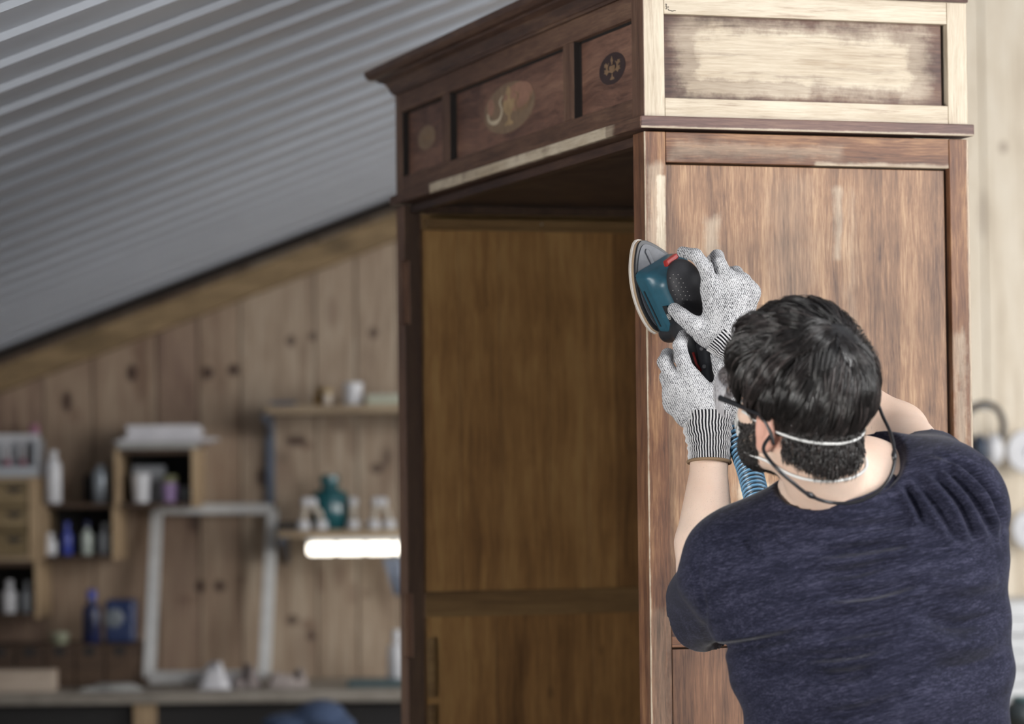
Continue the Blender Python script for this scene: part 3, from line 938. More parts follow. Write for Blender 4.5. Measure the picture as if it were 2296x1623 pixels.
# head frame
PT = math.radians(18); PH = math.radians(36); RO = math.radians(9)
Fh = Vector((-math.sin(PH), math.cos(PH), 0))
HF = Fh * math.cos(PT) + Vector((0, 0, 1)) * math.sin(PT)
HU = -Fh * math.sin(PT) + Vector((0, 0, 1)) * math.cos(PT)
HR = HF.cross(HU)
HU, HR = HU * math.cos(RO) - HR * math.sin(RO), HR * math.cos(RO) + HU * math.sin(RO)
HC = at(1804, 910, 4.50)
HM = np.array([[HR[i], HF[i], HU[i]] for i in range(3)], dtype=np.float32)   # local->world columns
def hw(p): return Vector((HM @ np.array(p, float)).tolist()) + HC
def head_local(P): return (P - V3(HC)) @ HM
skull_c = (0, -.012, .030)
head_parts = su([
    ell((0, -.008, .032), (.0755, .092, .088)),
    (ell((0, .018, -.012), (.064, .080, .075)), .03),
    (cap((-.035, .045, -.070), (.035, .045, -.070), .030, .030), .03),
    (cap((0, .072, -.088), (0, .060, -.070), .021, .028), .02),
    (cap((0, .093, .006), (0, .108, -.022), .007, .012), .010),
    (cap((0, .110, -.025), (0, .104, -.030), .010, .012), .006),
    (cap((-.016, .092, -.052), (.016, .092, -.052), .010, .010), .008),
    (cap((-.016, .090, -.061), (.016, .090, -.061), .010, .010), .008),
    (cap((-.045, .070, .022), (.045, .070, .022), .018, .018), .012),
    (cap((-.055, .055, -.02), (-.04, .07, -.03), .016, .014), .012), (cap((.055, .055, -.02), (.04, .07, -.03), .016, .014), .012)], .03)
def eyes(P):
    d = head_parts(P)
    for sx in (-1, 1):
        d = -smin(-d, ell((sx * .031, .098, .0), (.015, .012, .009))(P), .006)
        d = smin(d, ell((sx * .031, .083, .0), (.0125, .0125, .0115))(P), .001)
    # ears
    for sx in (-1, 1):
        o = ell((sx * .079, -.012, -.018), (.0080, .019, .033))(P)
        o = -smin(-o, ell((sx * .087, -.010, -.014), (.006, .011, .020))(P), .003)
        d = smin(d, o, .006)
        d = smin(d, ell((sx * .077, -.006, -.046), (.007, .010, .010))(P), .006)
    return d
def head_f(P): return eyes(head_local(P))

# skeleton (world)
NK0 = hw((0, -.030, -.05)); NK1 = at(1872, 1135, 4.60); NK2 = at(1890, 1260, 4.62)
SR = at(2126, 1122, 4.60); SLh = at(1650, 1272, 4.64)
ELR, WRR = at(2015, 968, 4.86), at(1668, 792, 4.995)
ELL, WRL = at(1578, 1345, 4.90), at(1588, 965, 4.985)
WRM = at(1590, 1036, 4.98)
PEL = at(1945, 1900, 4.62)
body_f = lambda P: su([
    head_f,
    (cap(NK0, NK1, .058, .060), .03), (cap(NK1, NK2, .062, .09), .03),
    (ell(at(1925, 1380, 4.62), (.165, .10, .26)), .03),
    (cap(at(1930, 1500, 4.62), PEL, .12, .13), .03),
    (cap(at(1830, 1200, 4.61), SLh, .055, .052), .03), (cap(at(1980, 1180, 4.61), SR, .055, .052), .03),
    (cap(SLh, ELL, .050, .043), .02), (cap(ELL, ELL.lerp(WRL, .32), .042, .0455), .015), (cap(ELL.lerp(WRL, .34), WRM, .0460, .0272), .01), (cap(WRM, WRL, .0272, .0245), .01),
    (cap(SR, ELR, .052, .043), .02), (cap(ELR, ELR.lerp(WRR, .3), .042, .0455), .015), (cap(ELR.lerp(WRR, .3), WRR, .0455, .0275), .015),
], .02)(P)
tS = NT('skin')
oc = tS.tc.outputs['Object']
n1 = tS.noise(oc, 9, 4); n2 = tS.noise(oc, 160, 3, .7)
sc_ = tS.ramp(n1.outputs[0], [(.3, (.64, .46, .36)), (.7, (.77, .59, .48))])
hm = tS.noise(tS.mapping(oc, (1, 1, .22), rot=(0, .35, 0)), 900, 2, .7)
sc_ = tS.mix(tS.math('MULTIPLY', tS.ss(hm.outputs[0], .60, .72), .30), sc_, (.10, .06, .045))
# ears flush red (blood colour of the ear, both sides)
eL = hw((-.080, -.012, -.022)) - man.location; eR = hw((.080, -.012, -.022)) - man.location
for e_ in (eL, eR):
    vm = tS.n('VectorMath', operation='DISTANCE'); tS.l(oc, vm.inputs[0]); vm.inputs[1].default_value = tuple(e_)
    sc_ = tS.mix(tS.math('MULTIPLY', tS.math('SUBTRACT', 1.0, tS.ss(vm.outputs['Value'], .022, .042)), .6), sc_, (.58, .24, .18))
tS.bump(n2.outputs[0], .12, .001)
tS.b.inputs['Subsurface Weight'].default_value = .08
tS.b.inputs['Subsurface Radius'].default_value = (.01, .004, .002)
m_skin = tS.fin(sc_, .5, 0, .35)
zlo = .98
v, f = surfnet(lambda P: body_f(P), (.18, 4.30, zlo), (.88, 5.10, 1.84), .0034)
body = wobj('body', (v, f), m_skin)
m_eye = plain('eye_white', (.8, .78, .75), .2)
for sx in (-1, 1):
    vv, ff = surfnet(ell(hw((sx * .031, .0855, 0)), (.0122, .0122, .0112)), tuple(hw((sx * .031, .0855, 0)) - Vector((.02,) * 3)), tuple(hw((sx * .031, .0855, 0)) + Vector((.02,) * 3)), .0025)
    wobj('eye', (vv, ff), m_eye)
    c = hw((sx * .031, .0955, 0))
    wobj('iris', surfnet(ell(c, (.0052,) * 3), tuple(c - Vector((.01,) * 3)), tuple(c + Vector((.01,) * 3)), .0013), plain('iris_brown', (.06, .03, .015), .15))
    # brows
    q = [hw((sx * .017, .1005, .021)), hw((sx * .032, .0985, .026)), hw((sx * .050, .0865, .021))]
    wobj('eyebrow', tube(catmull(q, 4), .003, 6), plain('brow_hair', (.02, .014, .012), .7))

# ---------------- T-shirt
cN = at(1890, 1094, 4.575)                    # centre of the neck opening
nN = Vector((-.25, -.30, .94)).normalized()
def bump_f(P): return 0
shirt_core = su([
    ell(at(1966, 1430, 4.625), (.172, .118, .30)),
    (ell(at(1905, 1270, 4.61), (.195, .098, .125)), .05),
    (ell(at(2078, 1330, 4.615), (.110, .100, .205)), .05),
    (ell(at(1770, 1370, 4.625), (.105, .098, .16)), .05),
    (ell(at(2128, 1152, 4.60), (.074, .072, .080)), .05),
    (ell(at(1665, 1290, 4.63), (.078, .072, .068)), .04),
    (cap(at(1895, 1135, 4.595), at(2130, 1140, 4.60), .068, .064), .04),
    (cap(at(1875, 1165, 4.60), at(1690, 1250, 4.62), .062, .060), .04),
    (cap(at(1890, 1125, 4.585), at(1890, 1190, 4.60), .084, .090), .03),
    (cap(at(1962, 1500, 4.625), at(1956, 1950, 4.63), .150, .145), .06),
    (cap(at(2125, 1500, 4.62), at(2098, 1900, 4.62), .076, .10), .06),
    (cap(at(1808, 1560, 4.62), at(1820, 1900, 4.62), .070, .085), .06),
    # sleeves
    (cap(SR + Vector((0, 0, .0)), SR.lerp(ELR, .52), .072, .063), .035),
    (cap(SLh, SLh.lerp(ELL, .92) + Vector((.004, 0, -.016)), .072, .068), .055),
], .05)
dR = (ELR - SR).normalized(); dL = (ELL - SLh).normalized()
eR_ = SR + dR * .125; eL_ = SLh.lerp(ELL, .98) + Vector((0,0,-.012))
dLc = (dL + Vector((-.55, 0.1, -.15))).normalized()
def shirt_f(P):
    d = shirt_core(P)
    # cut ends of the sleeves, then hollow them
    nearR = np.linalg.norm(P - V3(eR_ + dR * .05), axis=-1) - .115
    d = np.where(nearR < .0, np.maximum(d, half(eR_, dR)(P)), d)
    d = np.maximum(d, -(cap(eR_ - dR * .03, eR_ + dR * .1, .058, .060)(P)))
    nearL = np.linalg.norm(P - V3(eL_ + dLc * .05), axis=-1) - .12
    d = np.where(nearL < .0, np.maximum(d, half(eL_ + dLc * .012, dLc)(P)), d)
    d = np.maximum(d, -(cap(eL_ - dLc * .02, eL_ + dLc * .1, .060, .062)(P)))
    # neck opening: a cylinder about the neck, open above a tilted plane
    hN = half(cN, nN)(P)
    rN = np.linalg.norm(P - V3(cN) - hN[..., None] * V3(nN), axis=-1)
    d = np.maximum(d, hN - 1.6 * np.maximum(rN - .082, 0))
    d = np.maximum(d, -(cap(cN - nN * .028, cN + nN * .2, .0655, .075)(P)))
    return d
v, f = surfnet(shirt_f, (.16, 4.38, .94), (.90, 5.02, 1.585), .0044)
nrm = vnormals(v, f)
# keep the smooth face normals for displacement, relax the mesh slightly
def relax(v, f, it=3, lam=.5):
    e = np.concatenate([f[:, [0, 1]], f[:, [1, 2]], f[:, [2, 3]], f[:, [3, 0]]])
    e = np.concatenate([e, e[:, ::-1]])
    cnt = np.bincount(e[:, 0], minlength=len(v))[:, None]
    for _ in range(it):
        s = np.stack([np.bincount(e[:, 0], v[e[:, 1], k], minlength=len(v)) for k in range(3)], 1)
        v = v + lam * (s / np.maximum(cnt, 1) - v)
    return v
v = relax(v, f, 3)
nrm = vnormals(v, f)
def pix(v):
    """project to photo pixels (used only to lay folds out on the cloth)"""
    M3 = np.array(CAM_M.to_3x3())
    q = (v - np.array([0, 0, CAM_Z])) @ M3
    return CXP - F_PX * q[:, 0] / q[:, 2], CYP + F_PX * q[:, 1] / q[:, 2]
pxv, pyv = pix(v)
dsp = np.zeros(len(v))
def fold(pts, wd, amp, taper=True):
    """soft ridge (amp>0) or valley along a polyline on the back of the shirt"""
    global dsp
    P = catmull([(a, b, 0) for a, b in pts], 6)
    best = np.full(len(v), 1e9); tt = np.zeros(len(v))
    for i in range(len(P) - 1):
        ax, ay = P[i].x, P[i].y; bx, by = P[i + 1].x - ax, P[i + 1].y - ay
        L = bx * bx + by * by + 1e-9
        t = np.clip(((pxv - ax) * bx + (pyv - ay) * by) / L, 0, 1)
        d = np.hypot(pxv - ax - t * bx, pyv - ay - t * by)
        m = d < best
        best = np.where(m, d, best); tt = np.where(m, (i + t) / (len(P) - 1), tt)
    amp *= 2.1 if wd < 10 else 3.2
    k = np.exp(-(best / wd) ** 2) * (np.sin(PI * np.clip(tt, .03, .97)) ** .6 if taper else 1)
    dsp += np.where(nrm[:, 1] < .45, k * amp, 0)
S1 = .0042
for a, b, c in (((2040, 1085), (2090, 1150), (2125, 1210)), ((2075, 1068), (2135, 1135), (2170, 1220)), ((2105, 1055), (2165, 1120), (2215, 1215)), ((2135, 1050), (2200, 1110), (2245, 1190)), ((2010, 1090), (2040, 1140), (2060, 1180)), ((2090, 1030), (2160, 1060), (2220, 1130))):
    fold((a, b, c), 9, S1)
    fold(tuple((p[0] + 17, p[1] - 6) for p in (a, b, c)), 9, -S1)
for pts, wd, am in (
    (((1830, 1245), (1930, 1232), (2040, 1215)), 13, -.005), (((1820, 1262), (1930, 1252), (2050, 1232)), 12, .004),
    (((1835, 1290), (1910, 1284), (1990, 1262)), 11, -.0045), (((1850, 1340), (1960, 1330), (2060, 1300)), 15, -.005), (((1840, 1362), (1950, 1352), (2080, 1322)), 13, .004),
    (((1820, 1430), (1920, 1415), (2020, 1400)), 16, -.0045), (((1810, 1475), (1900, 1468), (1990, 1448)), 12, -.006), (((1810, 1492), (1900, 1486), (1990, 1465)), 11, .0035),
    (((1840, 1520), (1900, 1515), (1960, 1503)), 12, -.005), (((1840, 1605), (1940, 1590), (2040, 1555)), 13, -.005), (((1860, 1190), (1960, 1180), (2060, 1165)), 12, -.004),
    (((1600, 1455), (1700, 1440), (1800, 1415)), 14, -.006), (((1600, 1438), (1700, 1424), (1790, 1400)), 12, .004), (((1660, 1500), (1760, 1490), (1850, 1460)), 18, -.004),
    (((1690, 1195), (1702, 1215), (1720, 1245)), 7, .0035), (((1670, 1205), (1682, 1225), (1695, 1245)), 7, -.0035), (((1730, 1185), (1750, 1205), (1775, 1222)), 8, .003), (((1770, 1160), (1820, 1180), (1880, 1185)), 9, -.003),
    (((2080, 1380), (2150, 1400), (2240, 1385)), 17, -.006), (((2060, 1440), (2150, 1450), (2240, 1440)), 18, .003), (((2100, 1500), (2170, 1500), (2245, 1480)), 18, -.004), (((2040, 1290), (2140, 1310), (2240, 1300)), 22, .004),
    (((1560, 1250), (1572, 1330), (1585, 1420), (1640, 1460)), 7, -.0022), (((2200, 1070), (2240, 1140), (2250, 1230)), 6, -.0020)):
    fold(pts, wd, am)
# seam at the collar
dc = half(cN, nN)(v)
rr = np.linalg.norm((v - np.array(cN)) - dc[:, None] * np.array(nN), axis=1)
# broad soft undulation
dsp += .0026 * np.sin((pyv * 1.0 + pxv * .22) / 21 + 1.4 * np.sin(pxv / 90)) * np.clip((pyv - 1150) / 120, 0, 1) * (nrm[:, 1] < .4)
v = v + nrm * dsp[:, None]
tC = NT('heather_navy_jersey')
oc = tC.tc.outputs['Object']
stk = tC.mapping(tC.mapping(oc, rot=(0, math.radians(12), 0)), (.10, .35, 1))
h1 = tC.noise(stk, 420, 4, .8); h2 = tC.noise(stk, 1100, 2, .8); h3 = tC.noise(stk, 60, 3, .6)
hh = tC.math('MULTIPLY_ADD', h2.outputs[0], .45, tC.math('MULTIPLY', h1.outputs[0], .55))
hh = tC.math('MULTIPLY_ADD', h3.outputs[0], .20, hh)
cc = tC.ramp(hh, [(.46, (.005, .0055, .012)), (.60, (.014, .015, .031)), (.76, (.062, .062, .102))])
tC.bump(h2.outputs[0], .25, .001)
tC.b.inputs['Sheen Weight'].default_value = .12
tC.b.inputs['Sheen Roughness'].default_value = .4
m_shirt = tC.fin(cc, .85, 0, .15)
shirt = wobj('t_shirt', (v, f), m_shirt)
# neck binding
ring = []
ee1 = nN.cross(Vector((0, 1, 0))).normalized(); ee2 = nN.cross(ee1)
for k in range(48):
    a = 2 * PI * k / 48
    d_ = ee1 * math.cos(a) + ee2 * math.sin(a)
    ring.append(cN + nN * -.001 + d_ * .0715)
mobj('collar', tube(ring, .0058, 8, closed=True), m_shirt, shirt, world=True, smooth=True)

# ---------------- gloves
tG = NT('grey_knit_glove')
oc = tG.tc.outputs['Object']
g1 = tG.noise(tG.mapping(oc, (1.6, 1, .7), rot=(0, .5, 0)), 620, 2, .8); g2 = tG.noise(oc, 35, 3, .6)
wv_ = tG.n('TexWave', wave_type='BANDS', bands_direction='X')
tG.l(tG.mapping(oc, (1, 1, 1), rot=(0, .45, 0)), wv_.inputs['Vector']); wv_.inputs['Scale'].default_value = 110; wv_.inputs['Distortion'].default_value = 3; wv_.inputs['Detail'].default_value = 2; wv_.inputs['Detail Scale'].default_value = 4
gk = tG.math('MULTIPLY_ADD', wv_.outputs['Fac'], .16, g1.outputs[0])
gk = tG.math('MULTIPLY_ADD', g2.outputs[0], .22, gk)
gc = tG.ramp(gk, [(.54, (.025, .025, .03)), (.63, (.25, .25, .26)), (.74, (.56, .56, .57))])
tG.bump(gk, .45, .0012)
m_glove = tG.fin(gc, .92, 0, .15)
def cuff_mat(name):
    t = NT(name)
    a = t.n('Attribute'); a.attribute_name = 'rib'
    nz = t.noise(t.tc.outputs['Object'], 500, 2, .7)
    k = t.math('ADD', a.outputs['Fac'], t.math('MULTIPLY', t.math('ADD', nz.outputs[0], -.5), .5))
    c = t.ramp(k, [(.30, (.012, .012, .016)), (.55, (.30, .30, .31)), (.85, (.58, .57, .57))])
    return t.fin(c, .9, 0, .1)
m_cuff = cuff_mat('ribbed_cuff')
m_hem = plain('tan_hem', (.23, .15, .085), .9)
def cuff(path, radii, nrib, glove, hem=True, squash=1.0):
    P = catmull(path, 14)
    n = nrib * 6
    m = len(P)
    R = np.interp(np.linspace(0, 1, m), np.linspace(0, 1, len(radii)), radii)
    V, A, Fc = [], [], []
    prev = None
    for i, p in enumerate(P):
        t = (P[min(i + 1, m - 1)] - P[max(i - 1, 0)]).normalized()
        a = Vector((1, 0, 0)) if prev is None else prev
        a = (a - t * a.dot(t)).normalized(); b = t.cross(a); prev = a
        for k in range(n):
            an = 2 * PI * k / n
            rb = .5 + .5 * math.cos(an * nrib + .5 * math.sin(i * .35))
            cr = .0012 * math.sin(i * .9 + 2 * math.sin(an * 2)) * math.sin(PI * i / m)
            r = R[i] + .0024 * (rb - .5) + cr
            V.append(tuple(p + a * math.cos(an) * r + b * math.sin(an) * r * squash)); A.append(rb)
    for i in range(m - 1):
        for k in range(n):
            l = (k + 1) % n
            Fc.append((i * n + k, (i + 1) * n + k, (i + 1) * n + l, i * n + l))
    o = mobj('cuff', (V, Fc), m_cuff, glove, world=True, smooth=True)
    at_ = o.data.attributes.new('rib', 'FLOAT', 'POINT')
    at_.data.foreach_set('value', np.array(A, np.float32))
    if hem:
        t = (P[-1] - P[-2]).normalized()
        a = Vector((1, 0, 0)); a = (a - t * a.dot(t)).normalized(); b = t.cross(a)
        mobj('hem', tube([P[-1] + a * math.cos(2 * PI * k / 40) * (R[-1] + .001) + b * math.sin(2 * PI * k / 40) * (R[-1] + .001) * squash for k in range(40)], .0026, 8, closed=True), m_hem, glove, world=True, smooth=True)
def chain(pts, radii):
    return [cap(pts[i], pts[i + 1], radii[i], radii[i + 1]) for i in range(len(pts) - 1)]
def union_hard(fs):
    def f(P):
        d = fs[0](P)
        for g in fs[1:]: d = smin(d, g(P), .003)
        return d
    return f
def hand(fingers, palm, thumb):
    fs = union_hard(palm)
    fl = [union_hard(c) for c in fingers]
    th = union_hard(thumb)
    pm = su(palm, .014)
    def f(P):
        d = pm(P)
        for g in fl:
            # fingers blend with the palm only, not with one another
            d = np.minimum(d, smin(pm(P), g(P), .009))
        return smin(d, th(P), .012)
    return f
# right hand, over the grip
wr = at(1648, 778, 5.00)
kR = [at(1596, 648, 4.985), at(1634, 630, 4.985), at(1664, 634, 4.99), at(1682, 656, 5.005)]
palmR = [cap(wr, kR[0], .023, .0145), cap(wr, kR[1], .023, .0150), cap(wr, kR[2], .023, .0150), cap(wr, kR[3], .023, .0135), cap(kR[0], kR[3], .0140, .0130), cap(at(1630, 740, 4.995), at(1642, 680, 4.99), .026, .022),
         cap(wr, at(1582, 748, 5.00), .021, .017), cap(at(1600, 735, 4.995), at(1598, 670, 4.988), .018, .014)]
thR = chain([at(1592, 752, 5.0), at(1556, 730, 4.990), at(1528, 708, 4.998), at(1512, 694, 5.012)], [.0190, .0150, .0122, .0108])
fR = [chain([kR[0], at(1582, 600, 4.972), at(1560, 572, 4.975), at(1530, 565, 4.995)], [.0130, .0112, .0102, .0088]),
      chain([kR[1], at(1612, 592, 4.990), at(1608, 575, 5.018), at(1590, 590, 5.05)], [.0130, .0118, .0108, .0095]),
      chain([kR[2], at(1650, 612, 5.012), at(1640, 612, 5.042), at(1615, 625, 5.07)], [.0125, .0110, .0100, .009]),
      chain([kR[3], at(1680, 640, 5.03), at(1664, 645, 5.055), at(1640, 655, 5.07)], [.0118, .0100, .0092, .0085])]
hR = hand(fR, palmR, thR)
v, f = surfnet(hR, (.23, 4.93, 1.66), (.42, 5.11, 1.915), .0019)
gR = wobj('glove', (v, f), m_glove, label='grey knit glove on the right hand, over the grip of the sander')
cuff([at(1617, 750, 4.998), at(1645, 776, 4.995), at(1680, 803, 4.985), at(1715, 830, 4.97)], [.0325, .0300, .0300, .0315], 40, gR)
# left hand, round the rear handle
wl = at(1590, 936, 4.99)
kL = [at(1548, 852, 4.985), at(1520, 866, 4.985), at(1508, 886, 4.995), at(1512, 905, 5.01)]
palmL = [cap(wl, kL[0], .026, .0155), cap(wl, kL[1], .026, .0155), cap(wl, kL[2], .026, .0150), cap(wl, kL[3], .024, .0150), cap(kL[0], kL[3], .0150, .014), cap(at(1580, 915, 4.985), at(1565, 880, 4.985), .0300, .022),
         cap(at(1545, 925, 4.99), at(1640, 920, 4.99), .024, .022), cap(wl, at(1622, 880, 4.985), .024, .018)]
thL = chain([at(1630, 900, 4.985), at(1628, 862, 4.980), at(1616, 824, 4.988), at(1608, 796, 5.00)], [.0200, .0150, .0128, .0110])
fL = [chain([kL[0], at(1530, 806, 4.978), at(1524, 774, 4.992), at(1533, 752, 5.012)], [.0138, .0118, .0108, .0095]),
      chain([kL[1], at(1490, 812, 4.990), at(1497, 796, 5.018), at(1516, 800, 5.04)], [.0132, .0115, .0105, .0095]),
      chain([kL[2], at(1494, 846, 5.015), at(1506, 836, 5.045), at(1530, 836, 5.06)], [.0125, .0108, .010, .009]),
      chain([kL[3], at(1508, 880, 5.04), at(1522, 868, 5.06), at(1545, 866, 5.07)], [.0118, .010, .0092, .0085])]
hL = hand(fL, palmL, thL)
v, f = surfnet(hL, (.20, 4.925, 1.575), (.38, 5.10, 1.78), .0019)
gL = wobj('glove', (v, f), m_glove, label='grey knit glove on the left hand, with a long ribbed cuff')
cuff([at(1586, 925, 4.99), at(1587, 962, 4.987), at(1590, 1000, 4.982), at(1590, 1036, 4.978)], [.0405, .0370, .0325, .0318], 46, gL, squash=1.0)

# ---------------- hair
tHr = NT('dark_brown_hair')
at2 = tHr.n('Attribute'); at2.attribute_name = 'shade'
hcol = tHr.ramp(at2.outputs['Fac'], [(0, (.006, .0045, .004)), (.55, (.013, .010, .009)), (1, (.085, .066, .062))])
m_hair = tHr.fin(hcol, .28, 0, .9)
SKR = np.array((.0770, .0950, .0915)); SKC = np.array((0, -.008, .032))
whorl = np.array((.20, -.45, .86)); whorl /= np.linalg.norm(whorl)
def surf(p, off):
    """push local points radially onto the skull ellipsoid grown by off"""
    q = p - SKC
    R_ = SKR[None] + off[:, None]
    k = np.linalg.norm(q / R_, axis=1)[:, None]
    return q / k + SKC
def grow(n, Lmin, Lmax, hmin, hmax, nseg, region, base=.003, clumps=260, clump=.55, swirl=.9, grav=.35, jit=.12):
    # roots uniformly over the ellipsoid, kept where region() is true
    roots = []
    while sum(len(r) for r in roots) < n:
        d = rng.normal(size=(n * 2, 3)); d /= np.linalg.norm(d, axis=1)[:, None]
        p = d * SKR + SKC
        roots.append(p[region(p)])
    p = np.concatenate(roots)[:n]
    L = rng.uniform(Lmin, Lmax, n); H = rng.uniform(hmin, hmax, n)
    cl = rng.randint(0, clumps, n)
    cdir = rng.uniform(-1, 1, (clumps, 2))
    # nearest clump centre
    cc_ = p[rng.choice(n, clumps, replace=False)]
    for i in range(0, n, 2000):
        cl[i:i + 2000] = np.argmin(((p[i:i + 2000, None] - cc_[None]) ** 2).sum(-1), axis=1)
    top0 = np.clip((p[:, 2] - .03) / .06, 0, 1)
    H *= (.22 + .85 * top0) * (1 - .62 * np.clip((.01 - p[:, 1]) / .08, 0, 1)); L *= .20 + .80 * np.clip((p[:, 2] + .022) / .09, 0, 1)
    fr0 = np.clip((p[:, 1] - .02) / .05, 0, 1); L *= 1 - .45 * fr0
    L *= (1 + .15 * cdir[cl, 0]); H *= (1 + .22 * cdir[cl, 1])
    out = [surf(p, np.full(n, base))]
    cen = surf(cc_, np.full(clumps, base)); cpath = [cen]
    down_l = HM.T @ np.array((0, 0, -1.0))
    def step(P, dl, off, ang):
        q = (P - SKC) / SKR; nn = q / SKR; nn /= np.linalg.norm(nn, axis=1)[:, None]
        u = q / np.linalg.norm(q, axis=1)[:, None]
        c_ = u @ whorl
        t = -(whorl[None] - c_[:, None] * u); t -= (t * nn).sum(1)[:, None] * nn
        t /= np.linalg.norm(t, axis=1)[:, None] + 1e-6
        s = np.cross(nn, t)
        th = swirl * np.exp(-np.arccos(np.clip(c_, -1, 1)) / .55) + ang
        d = t * np.cos(th)[:, None] + s * np.sin(th)[:, None]
        # the top is combed forward and towards the right; sides fall down
        top = np.clip((u[:, 2] - .25) / .5, 0, 1) * np.clip((u[:, 1] + .55) / .5, 0, 1)
        fw = np.array((.28, .9, .15)); fw = fw[None] - (nn @ fw)[:, None] * nn
        gd = down_l[None] * .0 + np.array((0, -.18, -1.0)); gd = gd - (nn @ np.array((0, -.18, -1.0)))[:, None] * nn
        d = d + top[:, None] * fw * .55 + (1 - top)[:, None] * gd * grav
        d /= np.linalg.norm(d, axis=1)[:, None]
        return surf(P + d * dl[:, None], off)
    angj = rng.normal(0, jit, n); angc = rng.normal(0, jit * 1.3, clumps)
    cl_L = np.full(clumps, (Lmin + Lmax) / 2); 
    ctop = np.clip((cc_[:, 2] - .03) / .06, 0, 1)
    cl_L *= .20 + .80 * np.clip((cc_[:, 2] + .022) / .09, 0, 1); cl_L *= 1 - .45 * np.clip((cc_[:, 1] - .02) / .05, 0, 1)
    Hc = np.full(clumps, (hmin + hmax) / 2) * (1 + .35 * cdir[:, 1]) * (.22 + .85 * ctop) * (1 - .62 * np.clip((.01 - cc_[:, 1]) / .08, 0, 1))
    P, C = out[0], cpath[0]
    for k in range(1, nseg + 1):
        u_ = k / nseg
        prof = math.sin(PI * min(u_ * .62 + .06, 1)) 
        P = step(P, L / nseg, base + H * prof, angj + angc[cl])
        C = step(C, cl_L / nseg, base + Hc * prof, angc)
        w_ = clump * u_ ** 1.2
        out.append(P * (1 - w_) + C[cl] * w_ if clump > 0 else P)
    S = np.stack(out, 1)                       # n, nseg+1, 3 local
    shade = np.clip(.45 + .22 * rng.normal(size=n) + .25 * cdir[cl, 0], 0, 1)
    return S, shade
def strands_mesh(S, rad, shade):
    n, m, _ = S.shape
    W_ = S @ HM.T.astype(float) + np.array(HC)
    T = np.gradient(W_, axis=1); T /= np.linalg.norm(T, axis=2)[..., None] + 1e-9
    A = np.cross(T, rng.normal(size=(n, 1, 3))); A /= np.linalg.norm(A, axis=2)[..., None] + 1e-9
    B = np.cross(T, A)
    taper = np.interp(np.linspace(0, 1, m), [0, .7, 1], [1, .9, .15])[None, :, None] * rad
    rings = np.stack([W_ + taper * (A * math.cos(a) + B * math.sin(a)) for a in (0, 2 * PI / 3, 4 * PI / 3)], 2)   # n,m,3,3
    V = rings.reshape(-1, 3)
    base_ = (np.arange(n)[:, None] * m + np.arange(m - 1)[None]) * 3
    F = []
    for k in range(3):
        l = (k + 1) % 3
        F.append(np.stack([base_ + k, base_ + l, base_ + 3 + l, base_ + 3 + k], -1).reshape(-1, 4))
    return V, np.concatenate(F), np.repeat(shade, m * 3).astype(np.float32)
def hair_obj(name, S, rad, shade, parent=None, **k):
    V, Fq, sh = strands_mesh(S, rad, shade)
    o = mobj(name, (V, Fq), m_hair, parent or man, world=True, smooth=True, **k)
    a = o.data.attributes.new('shade', 'FLOAT', 'POINT'); a.data.foreach_set('value', sh)
    return o
def reg_top(p):
    x, y, z = p.T
    side = z > .010 + .045 * np.clip((y - .0) / .045, 0, 1)
    back = (y < -.02) & (z > -.022)
    front = (y > .045)
    return (side | back) & ~(front & (z < .070))
def reg_nape(p):
    x, y, z = p.T
    return (z > -.085) & (z < .03) & (y < .012) & ~((z < -.045) & (np.abs(x) < .0))
# cap under the strands
capv = ell((SKC + (0, 0, .007)).tolist(), (SKR + .006).tolist())
def cap_f(P):
    q = head_local(P)
    d = capv(q)
    lim = np.where(q[..., 1] > .0, .018 + .60 * np.clip(q[..., 1], 0, .11), -.022 + 0 * q[..., 1])
    lim = np.where(q[..., 1] < 0, -.022 + .04 * np.clip((q[..., 1] + .035) / .035, 0, 1), lim)
    return -smin(-d, (q[..., 2] - lim), .012)
lo_ = np.array(HC) - .17; hi_ = np.array(HC) + .19
v, f = surfnet(cap_f, lo_, hi_, .004)
hair = wobj('hair', (v, f), m_hair)
S, sh = grow(11500, .065, .085, .018, .040, 10, reg_top, clumps=210, clump=.72, jit=.04)
hair_obj('hair_strands', S, .00062, sh, hair, kind='stuff')
S, sh = grow(700, .05, .075, .020, .038, 10, reg_top, clumps=240, clump=.3, jit=.16)
hair_obj('stray_hairs', S, .00040, sh, hair, kind='stuff')
full_head = su([head_parts, (cap((0, -.030, -.05), tuple((HM.T @ (np.array(NK1) - np.array(HC))).tolist()), .0585, .0605), .03)], .02)
